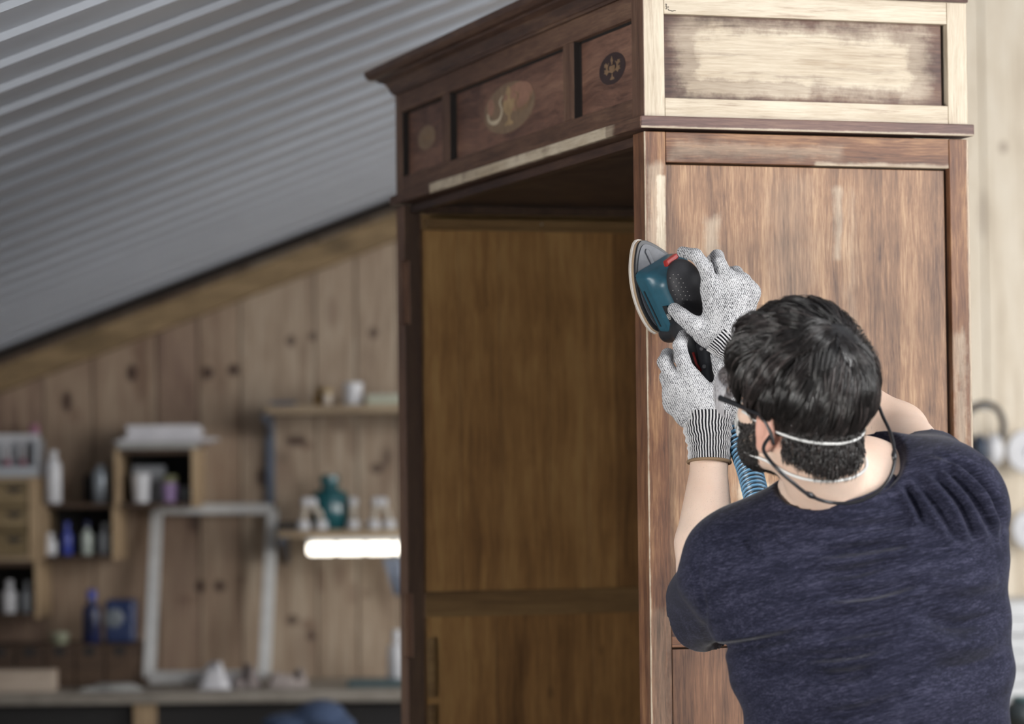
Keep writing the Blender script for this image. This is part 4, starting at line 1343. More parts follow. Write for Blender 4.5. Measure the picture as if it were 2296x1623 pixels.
# short nape and sides: follow the real head surface
def project_to(fn, P, it=6):
    P = P.astype(np.float32)
    for _ in range(it):
        e = 1e-3
        d = fn(P)
        g = np.stack([(fn(P + np.eye(3, dtype=np.float32)[i] * e) - d) / e for i in range(3)], -1)
        g /= (g ** 2).sum(-1)[:, None] + 1e-6
        P = P - d[:, None] * g
    return P
def stubble(n, region, Lr, seeds, off=0.0):
    d = rng.normal(size=(n * 6, 3)); d /= np.linalg.norm(d, axis=1)[:, None]
    p = (d * seeds[1] + seeds[0]).astype(np.float32)
    p = project_to(full_head, p)
    p = p[region(p)][:n]
    e = 1e-3; d0 = full_head(p)
    g = np.stack([(full_head(p + np.eye(3, dtype=np.float32)[i] * e) - d0) / e for i in range(3)], -1)
    g /= np.linalg.norm(g, axis=1)[:, None] + 1e-6
    dn = np.array((0, -.05, -1.0)); t = dn[None] - (g @ dn)[:, None] * g; t /= np.linalg.norm(t, axis=1)[:, None] + 1e-6
    t += rng.normal(0, .16, t.shape)
    L = rng.uniform(Lr[0], Lr[1], len(p))[:, None]
    S = np.stack([p + g * off, p + g * (off + .0035) + t * L * .4, p + g * (off + .004) + t * L * .75, p + g * (off + .0025) + t * L], 1)
    return S.astype(float), np.clip(rng.normal(.45, .25, len(p)), 0, 1)
S, sh = stubble(7000, lambda p: (p[:, 2] < .035) & (p[:, 1] < .004 - .25 * np.clip(-p[:, 2], 0, 1)) & (p[:, 2] > -.070 + .55 * np.clip(np.abs(p[:, 0]) - .030, 0, .06)) & ~((np.abs(p[:, 0]) > .058) & (p[:, 1] > -.034) & (p[:, 2] < .02)), (.008, .017), (np.array((0, -.03, 0)), np.array((.09, .11, .10))))
hair_obj('short_hairs', S, .00055, sh, hair, kind='stuff')
S, sh = stubble(1500, lambda p: (p[:, 2] > -.02) & (p[:, 2] < .04) & (p[:, 1] < .030) & (p[:, 1] > .0) & (np.abs(p[:, 0]) > .05), (.008, .015), (np.array((0, 0, 0)), np.array((.09, .11, .10))))
hair_obj('sideburns', S, .00055, sh, hair, kind='stuff')
S, sh = stubble(11000, lambda p: (p[:, 2] < -.022) & (p[:, 2] > -.12) & (p[:, 1] > .010 - .3 * (p[:, 2] + .03)) & ~((np.abs(p[:, 0]) < .030) & (p[:, 2] > -.066)) & (p[:, 2] < -.022 - .25 * np.clip(p[:, 1] - .02, 0, .06)), (.003, .006), (np.array((0, .02, -.03)), np.array((.09, .10, .10))))
hair_obj('beard', S, .00050, sh, man)

# ---------------- dust mask, its straps, safety glasses and their cord
m_mask = plain('white_mask', (.72, .72, .70), .8)
m_strap = plain('white_elastic', (.74, .74, .72), .7)
mk = lambda P: (lambda q: np.maximum(np.abs(su([ell((0, .066, -.050), (.050, .058, .046)), (cap((0, .100, -.008), (0, .112, -.035), .012, .016), .02)], .02)(q)) - .0012, -(q[..., 1] - .058 + .35 * np.abs(q[..., 2] + .045))))(head_local(P))
v, f = surfnet(mk, np.array(HC) - .16, np.array(HC) + .16, .0028)
mask = wobj('dust_mask', (v, f), m_mask)
def ring_path(c, ax1, ax2, angs, fn, off):
    out = []
    for a in angs:
        d_ = np.array(ax1) * math.cos(a) + np.array(ax2) * math.sin(a)
        rs = np.linspace(.15, .03, 240)
        P = (np.array(c)[None] + d_[None] * rs[:, None]).astype(np.float32)
        vals = fn(P)
        k = np.argmax(vals < off)
        out.append(hw(P[k]))
    return out
def hair_and_head(P):
    return np.minimum(full_head(P), np.where(P[:, 2] > -.03, capv(P) - .006, 1))
# upper strap: level band from the mask, over the ears, round the back below the long hair
angs = np.linspace(-.62, PI + .62, 46)
pa = ring_path((0, -.005, -.016), (1, 0, .0), (0, -1, -.10), angs, lambda P: np.minimum(full_head(P) - .004, np.where(P[:, 1] < 0, capv(P) - .0035, 1)), .0)
mobj('strap', tube(pa, .0021, 8), m_strap, mask, world=True, smooth=True)
pb = ring_path((0, -.02, -.078), (1, 0, 0), (0, -1, -.12), np.linspace(-.75, PI + .75, 46), lambda P: full_head(P) - .002, .0)
mobj('strap', tube(pb, .0023, 8), m_strap, mask, world=True, smooth=True)
# glasses
m_clear = NT('clear_lens')
m_clear.b.inputs['Transmission Weight'].default_value = .55  # white, part-opaque base stands in for window glare on clear plastic
m_clear.b.inputs['IOR'].default_value = 1.25
m_clear = m_clear.fin((.93, .92, .95), .08, 0, .7)
gl = lambda P: (lambda q: np.maximum(np.maximum(np.abs(ell((0, .044, .0), (.095, .108, .082))(q)) - .0012, np.abs(q[..., 2] + .001) - .0300 + .07 * np.abs(q[..., 0] * 1.0)), -(q[..., 1] - .064)))(head_local(P))
v, f = surfnet(gl, np.array(HC) - .15, np.array(HC) + .15, .0026)
glasses = wobj('safety_glasses', (v, f), m_clear)
m_arm = plain('black_temple', (.015, .015, .018), .35)
for sx in (-1, 1):
    q = [hw((sx * .0930, .074, .004)), hw((sx * .0905, .040, .004)), hw((sx * .0880, .010, .003)), hw((sx * .0860, -.012, .001)), hw((sx * .0830, -.028, -.016)), hw((sx * .0800, -.034, -.034))]
    mobj('temple', tube(catmull(q, 5), .003, 8, radii=list(np.interp(np.linspace(0, 1, 26), [0, .3, 1], [.0046, .0032, .0024]))), m_arm, glasses, world=True, smooth=True)
cordp = [hw((-.0810, -.028, -.022)), at(1712, 1008, 4.425), at(1742, 1050, 4.40), at(1778, 1082, 4.405), at(1815, 1110, 4.43), at(1860, 1126, 4.455), at(1915, 1126, 4.455), at(1965, 1105, 4.455), at(1996, 1068, 4.46), at(2006, 1024, 4.475), at(1998, 975, 4.50), at(1980, 935, 4.52), at(1962, 900, 4.535), hw((.0790, -.026, -.006))]
cc2 = catmull(cordp, 8)
mobj('cord', tube(cc2, .0026, 8), m_arm, glasses, world=True, smooth=True)
for p_, q_ in ((at(1808, 1105, 4.428), at(1826, 1115, 4.437)), (at(2005, 1010, 4.479), at(2005, 1032, 4.471))):
    mobj('cord_sleeve', tube([p_, (p_ + q_) / 2, q_], .004, 8, radii=[.003, .0046, .003]), m_arm, glasses, world=True, smooth=True)

# ---------------- trousers, legs and shoes (below the frame, so that he stands on the floor)
m_jean = plain('work_trousers', (.045, .05, .06), .85)
hipL, hipR = Vector((.46, 4.63, .90)), Vector((.66, 4.60, .90))
knL, knR = Vector((.44, 4.68, .50)), Vector((.72, 4.58, .50))
anL, anR = Vector((.42, 4.60, .11)), Vector((.76, 4.48, .11))
tr = su([ell((.56, 4.62, .95), (.165, .12, .12)), (cap(hipL, knL, .088, .068), .04), (cap(knL, anL, .068, .058), .03), (cap(hipR, knR, .088, .068), .04), (cap(knR, anR, .068, .058), .03)], .04)
v, f = surfnet(lambda P: np.maximum(np.maximum(tr(P), .10 - P[..., 2]), P[..., 2] - 1.03), (.26, 4.36, .08), (.92, 4.86, 1.06), .011)
wobj('trousers', (v, f), m_jean)
m_shoe = plain('work_shoe', (.03, .025, .02), .6)
for an, hd in ((anL, Vector((-.15, .99, 0))), (anR, Vector((.1, .99, 0)))):
    b_ = Vector((an.x, an.y, .055))
    sh_ = su([cap(b_ - hd * .03, b_ + hd * .17, .048, .042), (cap(b_, b_ + Vector((0, 0, .07)), .046, .045), .02)], .02)
    v, f = surfnet(lambda P: np.maximum(sh_(P), .004 - P[..., 2]), (an.x - .14, an.y - .14, -.02), (an.x + .14, an.y + .30, .2), .008)
    wobj('shoe', (v, f), m_shoe)

# ================================================================== BACKGROUND: bench and shelves
def rect(px0, px1, py0, py1, Y):
    """world x0,x1,z0,z1 of a pixel rectangle at depth Y (py0 = top)"""
    c = at((px0 + px1) / 2, (py0 + py1) / 2, Y)
    s = Y / F_PX
    return c.x - (px1 - px0) / 2 * s, c.x + (px1 - px0) / 2 * s, c.z - (py1 - py0) / 2 * s, c.z + (py1 - py0) / 2 * s
m_shelf = wood('shelf_pine', 'x', (.16, .11, .07), (.34, .26, .17), (.47, .38, .26), .6)
m_shelf_v = wood('shelf_pine_upright', 'z', (.18, .12, .07), (.38, .27, .16), (.50, .38, .24), .6)
m_bench = wood('bench_top', 'x', (.14, .12, .10), (.30, .27, .23), (.42, .39, .34), .65)
m_drk = wood('dark_crate_wood', 'x', (.03, .018, .012), (.07, .042, .026), (.12, .075, .045), .6)
m_blackin = plain('dark_interior', (.018, .017, .017), .8)
m_wh = plain('white_plastic', (.60, .60, .62), .4, 0, .5, .05)
m_wh2 = plain('grey_white_plastic', (.38, .40, .43), .4, 0, .5, .05)
m_bl = plain('blue_plastic', (.04, .06, .32), .35)
m_bl2 = plain('dark_blue_plastic', (.012, .018, .07), .35)
m_steel = plain('brushed_steel', (.45, .5, .55), .35, .6)
m_pap = plain('white_paper', (.66, .65, .68), .9)
m_gla = plain('pale_green_glass', (.45, .50, .45), .2)

def thing(name, loc, label, cat, group=None): return empty(name, loc, 0, label=label, cat=cat, group=group)
def bottle(name, px, ybot, ytop, wpx, Y, mat, label, cat='bottle', capm=None, neck=.28, group=None, zfix=None):
    b = at(px, ybot, Y); s = Y / F_PX
    r, h = wpx * s / 2, (ybot - ytop) * s
    z = b.z if zfix is None else zfix
    h = h if zfix is None else at(px, ytop, Y).z - zfix
    e = thing(name, (b.x, Y, z), label, cat, group)
    hn = h * (1 - neck)
    mobj('body', lathe([(r * .9, 0), (r, r * .12), (r, hn * .82), (r * .85, hn * .93), (r * .45, hn), (r * .42, hn + h * neck * .3)], 20), mat, e, smooth='auto')
    mobj('lid', lathe([(r * .5, hn + h * neck * .3), (r * .52, hn + h * neck * .4), (r * .5, h * .98), (r * .42, h)], 16), capm or mat, e, smooth='auto')
    return e
def open_box(px0, px1, py0, py1, Y, dep, label, cat='shelf', t=.016, shelf=None, top=True, backm=None, name='wall_box'):
    x0, x1, z0, z1 = rect(px0, px1, py0, py1, Y)
    e = thing(name, ((x0 + x1) / 2, Y + dep, z0), label, cat)
    W_ = lambda n, b, m: mobj(n, b, m, e, world=True, bevel=.002)
    W_('side_board', box(x0, x0 + t, Y, Y + dep, z0, z1), m_shelf_v)
    W_('side_board', box(x1 - t, x1, Y, Y + dep, z0, z1), m_shelf_v)
    W_('bottom_board', box(x0 + t, x1 - t, Y, Y + dep, z0, z0 + t), m_drk)
    if top: W_('top_board', box(x0 + t, x1 - t, Y, Y + dep, z1 - t, z1), m_drk)
    W_('back_panel', box(x0 + t, x1 - t, Y + dep - .01, Y + dep, z0 + t, z1 - (t if top else 0)), backm or m_blackin)
    return e, x0, x1, z0, z1
YF = 10.22; DEP = .265
# work bench along the back wall
bx0, bx1, _, _ = rect(-560, 1700, 1540, 1560, 9.85)
BZ = at(400, 1551, 9.85).z
bench = thing('workbench', ((bx0 + bx1) / 2, 10.15, 0), 'long pale wooden workbench along the back wall under the shelves', 'workbench')
Wb = lambda n, b, m: mobj(n, b, m, bench, world=True, bevel=.003)
Wb('bench_top', box(bx0, bx1, 9.84, 10.49, BZ - .035, BZ), m_bench)
Wb('apron', box(bx0, bx1, 9.90, 9.925, BZ - .12, BZ - .036), m_blackin)
for px in (-540, 325, 1010, 1680):
    xx = at(px, 1600, 9.88).x
    Wb('leg', box(xx - .035, xx + .035, 9.87, 9.94, 0, BZ - .036), m_shelf_v)
    Wb('leg', box(xx - .035, xx + .035, 10.40, 10.46, 0, BZ - .036), m_shelf_v)
# drawers unit with finger holes
x0, x1, z0, z1 = rect(-110, 88, 1070, 1258, YF)
du = thing('small_drawer_unit', ((x0 + x1) / 2, YF + DEP, z0), 'small pine drawer unit with dark finger holes, at the left edge of the picture', 'drawers')
W_ = lambda n, b, m: mobj(n, b, m, du, world=True, bevel=.002)
W_('side_board', box(x0, x0 + .02, YF, YF + DEP, z0, z1), m_shelf_v)
W_('side_board', box(x1 - .034, x1, YF, YF + DEP, z0, z1), m_shelf_v)
W_('back_panel', box(x0 + .02, x1 - .034, YF + .2, YF + DEP, z0, z1), m_blackin)
W_('top_board', box(x0 + .02, x1 - .034, YF, YF + .199, z1 - .014, z1), m_shelf)
W_('bottom_board', box(x0 + .02, x1 - .034, YF, YF + .199, z0, z0 + .014), m_shelf)
m_drawer = wood('drawer_front', 'x', (.10, .07, .03), (.20, .145, .075), (.28, .21, .12), .6)
for k in range(3):
    for c in range(2):
        h = (z1 - z0 - .028) / 3
        dx0 = x0 + .022 + c * (x1 - x0 - .056) / 2; dx1 = dx0 + (x1 - x0 - .056) / 2 - .003
        dz = z0 + .015 + k * h
        cx_ = (dx0 + dx1) / 2 + (.0 if c == 0 else .012); zc_ = dz + h - .018
        W_('drawer', box(dx0, dx1, YF + .004, YF + .19, dz, dz + h - .004), m_drawer)
        W_('finger_hole', prism([(cx_ + .026 * math.cos(a), zc_ - .019 * abs(math.sin(a)) if True else 0) for a in np.linspace(0, PI, 13)], YF + .001, YF + .0045), m_blackin)
# clear organiser with pens on top of the drawers
x0o, x1o, z0o, z1o = rect(-100, 84, 972, 1068, YF + .02)
org = thing('pen_organiser', ((x0o + x1o) / 2, YF + .1, z1), 'grey clear plastic organiser full of tubes on the small drawer unit', 'organiser')
W_ = lambda n, b, m, **k: mobj(n, b, m, org, world=True, bevel=.002, **k)
W_('tray', box(x0o, x1o, YF + .02, YF + .18, z1, z1 + .035), m_wh2)
W_('side_wall', box(x1o - .012, x1o, YF + .02, YF + .18, z1 + .035, z1o - .02), m_wh2)
W_('rail', box(x0o, x1o - .012, YF + .14, YF + .17, z1o - .045, z1o), m_wh)
for k in range(9):
    xx = x0o + .02 + k * (x1o - x0o - .05) / 8
    mobj('tube', lathe([(.009, 0), (.010, .01), (.010, z1o - z1 - .075), (.006, z1o - z1 - .06)], 12, (xx, YF + .08, z1 + .036)), m_wh if k % 2 else m_wh2, org, world=True, smooth='auto')
for k in range(3):
    mobj('cap', lathe([(.011, 0), (.011, .022)], 12, (x1o - .05 - k * .05, YF + .045, z1 + .036)), plain('pink_cap', (.30, .12, .16), .5), org, world=True, smooth='auto')
mobj('cap', lathe([(.016, 0), (.016, .03)], 12, (x1o - .03, YF + .155, z1o)), plain('rose_cap', (.33, .13, .2), .5), org, world=True, smooth='auto')
# lower left open box
e, x0, x1, z0, z1 = open_box(-110, 88, 1259, 1388, YF, DEP, 'open pine box on the wall below the small drawer unit')
zb = z0 + .0165
bottle('bottle', 22, 1378, 1300, 34, YF + .06, m_wh, 'thick white bottle in the box below the drawer unit', zfix=zb)
bottle('bottle', 62, 1378, 1302, 24, YF + .06, m_wh2, 'thin grey bottle in the box below the drawer unit', zfix=zb)
bottle('bottle', -30, 1378, 1304, 26, YF + .08, m_wh2, 'grey bottle at the very left edge in the lowest box', zfix=zb)
# middle box with four bottles
e, x0, x1, z0, z1 = open_box(90, 262, 1128, 1256, YF, DEP, 'open dark-lined box between the drawers and the taller box, holding four small bottles')
zb = z0 + .0165; zt_ = z1
bottle('bottle', 112, 1248, 1194, 31, YF + .05, m_wh, 'short white bottle, leftmost of the four in the middle box', zfix=zb)
bottle('bottle', 150, 1246, 1170, 25, YF + .05, m_bl, 'bright blue bottle in the middle box', zfix=zb)
bottle('bottle', 195, 1248, 1168, 27, YF + .05, m_gla, 'pale bottle with a dark cap in the middle box', capm=m_bl2, zfix=zb, neck=.3)
bottle('bottle', 236, 1248, 1172, 28, YF + .07, m_wh2, 'grey bottle, rightmost of the four in the middle box', zfix=zb)
bottle('spray_can', 120, 1128, 1010, 36, YF + .04, m_wh, 'tall white spray can standing on the middle box', 'spray can', neck=.16, zfix=zt_)
bottle('can', 228, 1128, 1042, 40, YF + .08, m_steel, 'blue-grey metal can standing on the middle box', 'can', neck=.08, zfix=zt_)
bottle('can', 198, 1128, 1060, 24, YF + .14, m_blackin, 'black can behind the blue-grey can on the middle box', 'can', neck=.1, zfix=zt_)
# taller box on the right with cups
e, x0, x1, z0, z1 = open_box(256, 440, 1006, 1138, YF - .02, DEP + .02, 'open pine box with cups inside and white papers on top')
zb = z0 + .0165; zt_ = z1
def pot(name, px, ybot, ytop, wpx, Y, mat, label, cat, zfix, lid=None, taper=.85):
    b = at(px, ybot, Y); s = Y / F_PX; r = wpx * s / 2; h = at(px, ytop, Y).z - zfix
    e = thing(name, (b.x, Y, zfix), label, cat)
    hb = h * (.72 if lid else 1)
    mobj('body', lathe([(r * taper, 0), (r, hb), (r * .9, hb), (r * .9 * taper, .006)], 20), mat, e, smooth='auto')
    if lid: mobj('lid', lathe([(r * 1.0, hb + .0005), (r * 1.02, h), (r * .4, h + .002)], 20), lid, e, smooth='auto')
    return e
pot('cup', 316, 1122, 1062, 44, YF + .05, m_wh, 'white cup inside the box with papers on top', 'cup', zb, taper=.8)
pot('jar', 381, 1120, 1066, 34, YF + .04, plain('mauve_plastic', (.36, .24, .46), .4), 'mauve jar with a yellowish lid beside the white cup', 'jar', zb, plain('olive_lid', (.20, .20, .10), .5))
pot('jar', 415, 1120, 1078, 26, YF + .12, m_wh2, 'small grey jar behind the mauve jar', 'jar', zb, m_blackin)
x0c, x1c, z0c, z1c = rect(296, 368, 1044, 1062, YF + .12)
tray = thing('paper_tray', ((x0c + x1c) / 2, YF + .16, zb), 'grey tray standing behind the white cup in the box', 'tray')
mobj('tray_body', box(x0c, x1c, YF + .13, YF + .19, zb, z1c), m_wh2, tray, world=True, bevel=.004)
def sheaf(px0, px1, py0, py1, Y, z, n, label, mat, dx=.02):
    x0, x1, a_, b_ = rect(px0, px1, py0, py1, Y)
    e = thing('paper_stack', ((x0 + x1) / 2, Y + .12, z), label, 'papers')
    h = (b_ - z) / n
    for k in range(n):
        ox, oy = rng.uniform(-dx, dx), rng.uniform(-.01, .01)
        mobj('sheet', box(x0 + ox, x1 + ox, Y + oy, Y + .23 + oy, z + k * h + .0006, z + (k + 1) * h), mat, e, world=True, bevel=.001)
    return b_
m_pap2 = plain('grey_paper', (.42, .42, .40), .9)
zz = sheaf(262, 432, 992, 1004, YF - .03, zt_, 3, 'grey papers lying on the box, under the white ones', m_pap2, .006)
zz = sheaf(262, 470, 982, 992, YF - .035, zz + .0005, 2, 'white papers sticking out to the right on the box', m_pap, .012)
zz = sheaf(283, 438, 953, 974, YF - .03, zz + .0005, 3, 'topmost white papers on the box on the back wall', m_pap, .006)
# dark crate on the bench with finger holes and a pale block before it
x0, x1, z0, z1 = rect(-110, 308, 1446, 1540, YF - .12)
z0 = BZ
cr = thing('dark_drawer_box', ((x0 + x1) / 2, YF, BZ), 'low dark wooden drawer box on the workbench at the left', 'drawers')
W_ = lambda n, b, m: mobj(n, b, m, cr, world=True, bevel=.003)
W_('carcase', box(x0, x1, YF - .10, YF + .12, z0, z1), m_drk)
nd = 6; wd_ = (x1 - x0 - .02) / nd
for k in range(nd):
    a_ = x0 + .01 + k * wd_
    W_('drawer', box(a_ + .003, a_ + wd_ - .003, YF - .113, YF - .10, z0 + .012, z1 - .012), m_drk)
    cx_ = a_ + wd_ / 2
    W_('finger_hole', prism([(cx_ + .020 * math.cos(t_), z1 - .022 + .014 * math.sin(t_)) for t_ in np.linspace(0, 2 * PI, 17)[:-1]], YF - .1155, YF - .1132), m_blackin)
x0, x1, z0_, z1_ = rect(-60, 124, 1490, 1540, 9.93)
blk = thing('wood_block', ((x0 + x1) / 2, 9.96, BZ), 'pale pine block lying before the dark drawer box', 'wood block')
mobj('block', box(x0, x1, 9.90, 9.99, BZ, BZ + .068), wood('pale_block', 'x', (.24, .18, .13), (.42, .34, .27), (.52, .44, .36), .7), blk, world=True, bevel=.004)
bottle('bottle', 206, 1446, 1322, 42, YF - .04, m_bl2, 'dark blue bottle with a bright blue cap on the dark drawer box', capm=m_bl, zfix=z1, neck=.26)
x0, x1, z0_, z1_ = rect(236, 304, 1330, 1450, YF - .04)
cn = thing('canister', ((x0 + x1) / 2, YF, z1), 'square dark blue canister beside the blue-capped bottle', 'canister')
mobj('body', box(x0, x1, YF - .06, YF + .05, z1, z1_ - .02), plain('navy_tin', (.014, .03, .10), .35), cn, world=True, bevel=.012)
mobj('lid', lathe([(.030, 0), (.030, .018), (.02, .022)], 18, ((x0 + x1) / 2, YF, z1_ - .020)), plain('grey_lid', (.14, .16, .18), .4), cn, world=True, smooth='auto')
mobj('label_spot', lathe([(.016, 0), (.016, .001)], 20, (0, 0, 0)), m_wh2, cn)
bpy.data.objects[cn.children[-1].name].matrix_basis = Matrix.Translation((.0, -.0605, .085)) @ Matrix.Rotation(PI / 2, 4, 'X')
pot('jar', 134, 1446, 1418, 40, YF - .05, plain('sage_tin', (.20, .21, .14), .5), 'small greenish tin on the dark drawer box', 'tin', z1, plain('pale_lid', (.33, .34, .24), .5))
# leaning white frame
m_frame = plain('aged_white_paint', (.58, .58, .57), .6)
fr = thing('white_frame', (at(465, 1535, 10.1).x, 10.15, BZ), 'large white picture frame without a picture leaning on the back wall', 'frame')
yb, yt = 10.10, 10.42
def bar(pa, ya, pb_, yb_, w_px, name='frame_bar'):
    A, B = at(*pa, ya), at(*pb_, yb_)
    A.z = max(A.z, BZ + .030) if pa[1] > 1500 else A.z; B.z = max(B.z, BZ + .030) if pb_[1] > 1500 else B.z
    t = (B - A).normalized(); n = Vector((0, 1, .3)).normalized(); s_ = t.cross(n).normalized(); n = s_.cross(t)
    h = w_px * .5 * ya / F_PX; q = .012
    V = []
    for c in (A, B):
        for sa, sb in ((-1, -1), (1, -1), (1, 1), (-1, 1)): V.append(tuple(c + s_ * h * sa + n * q * sb))
    mobj(name, (V, [(0, 3, 2, 1), (4, 5, 6, 7), (0, 1, 5, 4), (1, 2, 6, 5), (2, 3, 7, 6), (3, 0, 4, 7)]), m_frame, fr, world=True, bevel=.002)
bar((334, 1528), yb, (352, 1146), yt, 26)
bar((592, 1528), yb, (612, 1146), yt, 26)
bar((352, 1140), yt, (612, 1140), yt, 22)
bar((334, 1528), yb, (592, 1528), yb, 26)
# upper shelf with blue bracket
x0, x1, z0, z1 = rect(596, 1090, 906, 926, YF)
us = thing('upper_shelf', ((x0 + x1) / 2, YF + DEP, z0), 'upper pine shelf board on blue-grey metal uprights', 'shelf')
W_ = lambda n, b, m: mobj(n, b, m, us, world=True, bevel=.003)
W_('shelf_board', box(x0, x1, YF - .02, YF + .26, z0, z1), m_shelf)
m_brk = plain('blue_grey_steel', (.08, .10, .14), .4, .3)
for px in (603, 1060):
    xx = at(px, 1000, YF + .2).x
    z_lo = at(603, 1185, YF + .2).z
    W_('upright', box(xx - .014, xx + .014, YF + .235, YF + .268, z_lo, z1), m_brk)
    W_('bracket', prism([(YF - .01, z0 - .018), (YF + .235, z0 - .07), (YF + .235, z0 - .001), (YF - .01, z0 - .001)], xx - .008, xx + .008, 'yz'), m_brk)
bottle('bottle', 716, 906, 868, 22, YF + .06, plain('amber_glass', (.22, .12, .02), .2), 'small amber bottle on the upper shelf', zfix=z1)
pot('jar', 733, 906, 872, 24, YF + .03, plain('cream_tin', (.50, .42, .34), .5), 'small cream jar beside the amber bottle', 'jar', z1, plain('amber_lid', (.40, .28, .12), .5))
pot('cup', 792, 906, 858, 44, YF + .05, m_wh, 'white cup with green trim on the upper shelf', 'cup', z1, taper=.9)
x0q, x1q, a_, b_ = rect(822, 930, 884, 906, YF)
pc = thing('flat_box', ((x0q + x1q) / 2, YF + .1, z1), 'flat pale green box lying on the upper shelf', 'box')
mobj('box_body', box(x0q, x1q, YF, YF + .18, z1, b_ - .006), plain('pale_green_card', (.46, .48, .38), .8), pc, world=True, bevel=.003)
mobj('lid', box(x0q - .002, x1q + .002, YF - .002, YF + .182, b_ - .0055, b_), plain('pale_card', (.54, .54, .46), .8), pc, world=True, bevel=.002)
x0q, x1q, a_, b_ = rect(604, 660, 896, 906, YF)
bk = thing('metal_rule', ((x0q + x1q) / 2, YF + .1, z1), 'dark metal plate lying at the left end of the upper shelf', 'plate')
mobj('plate_body', box(x0q, x1q, YF, YF + .16, z1, z1 + .012), m_brk, bk, world=True, bevel=.002)
# lower shelf
x0, x1, z0, z1 = rect(624, 1090, 1186, 1203, YF)
ls = thing('lower_shelf', ((x0 + x1) / 2, YF + DEP, z0), 'lower pine shelf above the fluorescent lamp', 'shelf')
mobj('shelf_board', box(x0, x1, YF - .02, YF + .26, z0, z1), m_shelf, ls, world=True, bevel=.003)
for px in (640, 1086):
    xx = at(px, 1000, YF + .2).x
    mobj('bracket', prism([(YF - .01, z0 - .018), (YF + .26, z0 - .09), (YF + .26, z0 - .001), (YF - .01, z0 - .001)], xx - .008, xx + .008, 'yz'), m_brk, ls, world=True, bevel=.001)
tg = NT('teal_glass'); tg.b.inputs['Transmission Weight'].default_value = .35
m_teal = tg.fin((.015, .12, .14), .12, 0, .6)
bottle('jug', 740, 1186, 1064, 86, YF + .10, m_teal, 'big teal glass jug with a stopper on the lower shelf', 'jug', neck=.26, zfix=z1)
brs = [(680, 0.004, .0, 'white paint brush standing leftmost on the lower shelf'), (720, -.012, .0, 'white paint brush leaning before the teal jug'), (792, .0, .02, 'dull white paint brush right of the teal jug'),
       (838, .004, .0, 'second white paint brush from the wardrobe on the lower shelf'), (872, -.008, .0, 'white paint brush nearest the wardrobe on the lower shelf')]
for px, ln_, dd, lab in brs:
    b = at(px, 1186, YF + .03 + dd)
    e = thing('paint_brush', (b.x, YF + .03 + dd, z1), lab, 'brush', 'paint brushes standing on the lower shelf')
    h = at(px, 1120, YF + .03).z - z1
    mobj('stand', lathe([(.020, 0), (.022, .004), (.020, .026), (.012, .030)], 18), m_wh, e, smooth='auto')
    P = [(0, 0, .0305), (ln_ * .4, 0, h * .5), (ln_ * 2.2, 0, h * .8)]
    mobj('handle', tube(catmull(P, 4), 0, 10, radii=list(np.linspace(.009, .012, 9))), plain('cream_handle', (.5, .44, .36), .5), e, smooth=True)
    c = Vector(P[-1])
    mobj('knob', lathe([(.004, -.006), (.014, .002), (.0155, .012), (.012, .022), (.004, .027)], 16, tuple(c)), m_wh, e, smooth=True)
x0q, x1q, a_, b_ = rect(620, 665, 1172, 1186, YF)
sp = thing('black_case', ((x0q + x1q) / 2, YF + .08, z1), 'small black case lying at the left end of the lower shelf', 'case')
mobj('case_body', box(x0q, x1q, YF, YF + .12, z1, b_), m_blackin, sp, world=True, bevel=.005)
# fluorescent lamp under the lower shelf
x0, x1, za, zb_ = rect(690, 1076, 1212, 1244, YF - .02)
lm = thing('strip_lamp', ((x0 + x1) / 2, YF, zb_), 'lit fluorescent strip lamp under the lower shelf', 'lamp')
mobj('housing', box(x0 - .005, x1 + .005, YF - .012, YF + .05, zb_ - .003, z0 - .0005), m_wh2, lm, world=True, bevel=.003)
tl = NT('lamp_tube')
tl.b.inputs['Emission Color'].default_value = (1, .93, .80, 1); tl.b.inputs['Emission Strength'].default_value = 3.2
m_lit = tl.fin((.9, .88, .8), .4)
rr_ = (zb_ - za) / 2 - .003
nseg = 6
for k in range(nseg):
    a_ = x0 + (x1 - x0) * k / nseg; b_ = x0 + (x1 - x0) * (k + 1) / nseg
    mobj('lamp_tube', tf(lathe([(rr_ * .8, 0), (rr_, .012), (rr_, b_ - a_ - .013), (rr_ * .8, b_ - a_ - .001)], 14), Matrix.Translation((a_, YF - .02, (za + zb_) / 2 - .002)) @ Matrix.Rotation(PI / 2, 4, 'Y')), m_lit, lm, world=True, smooth='auto')
# cloth hanging beside the wardrobe, things on the bench
P = [at(858, 1250, YF + .1), at(930, 1246, YF + .1), at(925, 1330, YF + .1), at(884, 1336, YF + .1)]
n = 12; V = []; Fc = []
for j in range(n + 1):
    for i in range(n + 1):
        u, v_ = i / n, j / n
        a_ = P[0].lerp(P[1], u); b_ = P[3].lerp(P[2], u); q = a_.lerp(b_, v_)
        V.append((q.x, q.y + .012 * math.sin(u * 11) * (.3 + v_), q.z))
for j in range(n):
    for i in range(n): Fc.append((j * (n + 1) + i, j * (n + 1) + i + 1, (j + 1) * (n + 1) + i + 1, (j + 1) * (n + 1) + i))
rg = thing('hanging_rag', (P[0].x, YF + .1, P[3].z), 'blue-grey rag hanging under the lamp beside the wardrobe', 'rag')
o = mobj('cloth', (V, Fc), plain('blue_grey_cloth', (.17, .20, .27), .9), rg, world=True, smooth=True)
md = o.modifiers.new('thick', 'SOLIDIFY'); md.thickness = .004
mobj('hook', tube([(at(890, 1238, YF + .1).x, YF + .1, z0), at(890, 1246, YF + .095), at(892, 1252, YF + .09)], .004, 6), m_steel, rg, world=True)
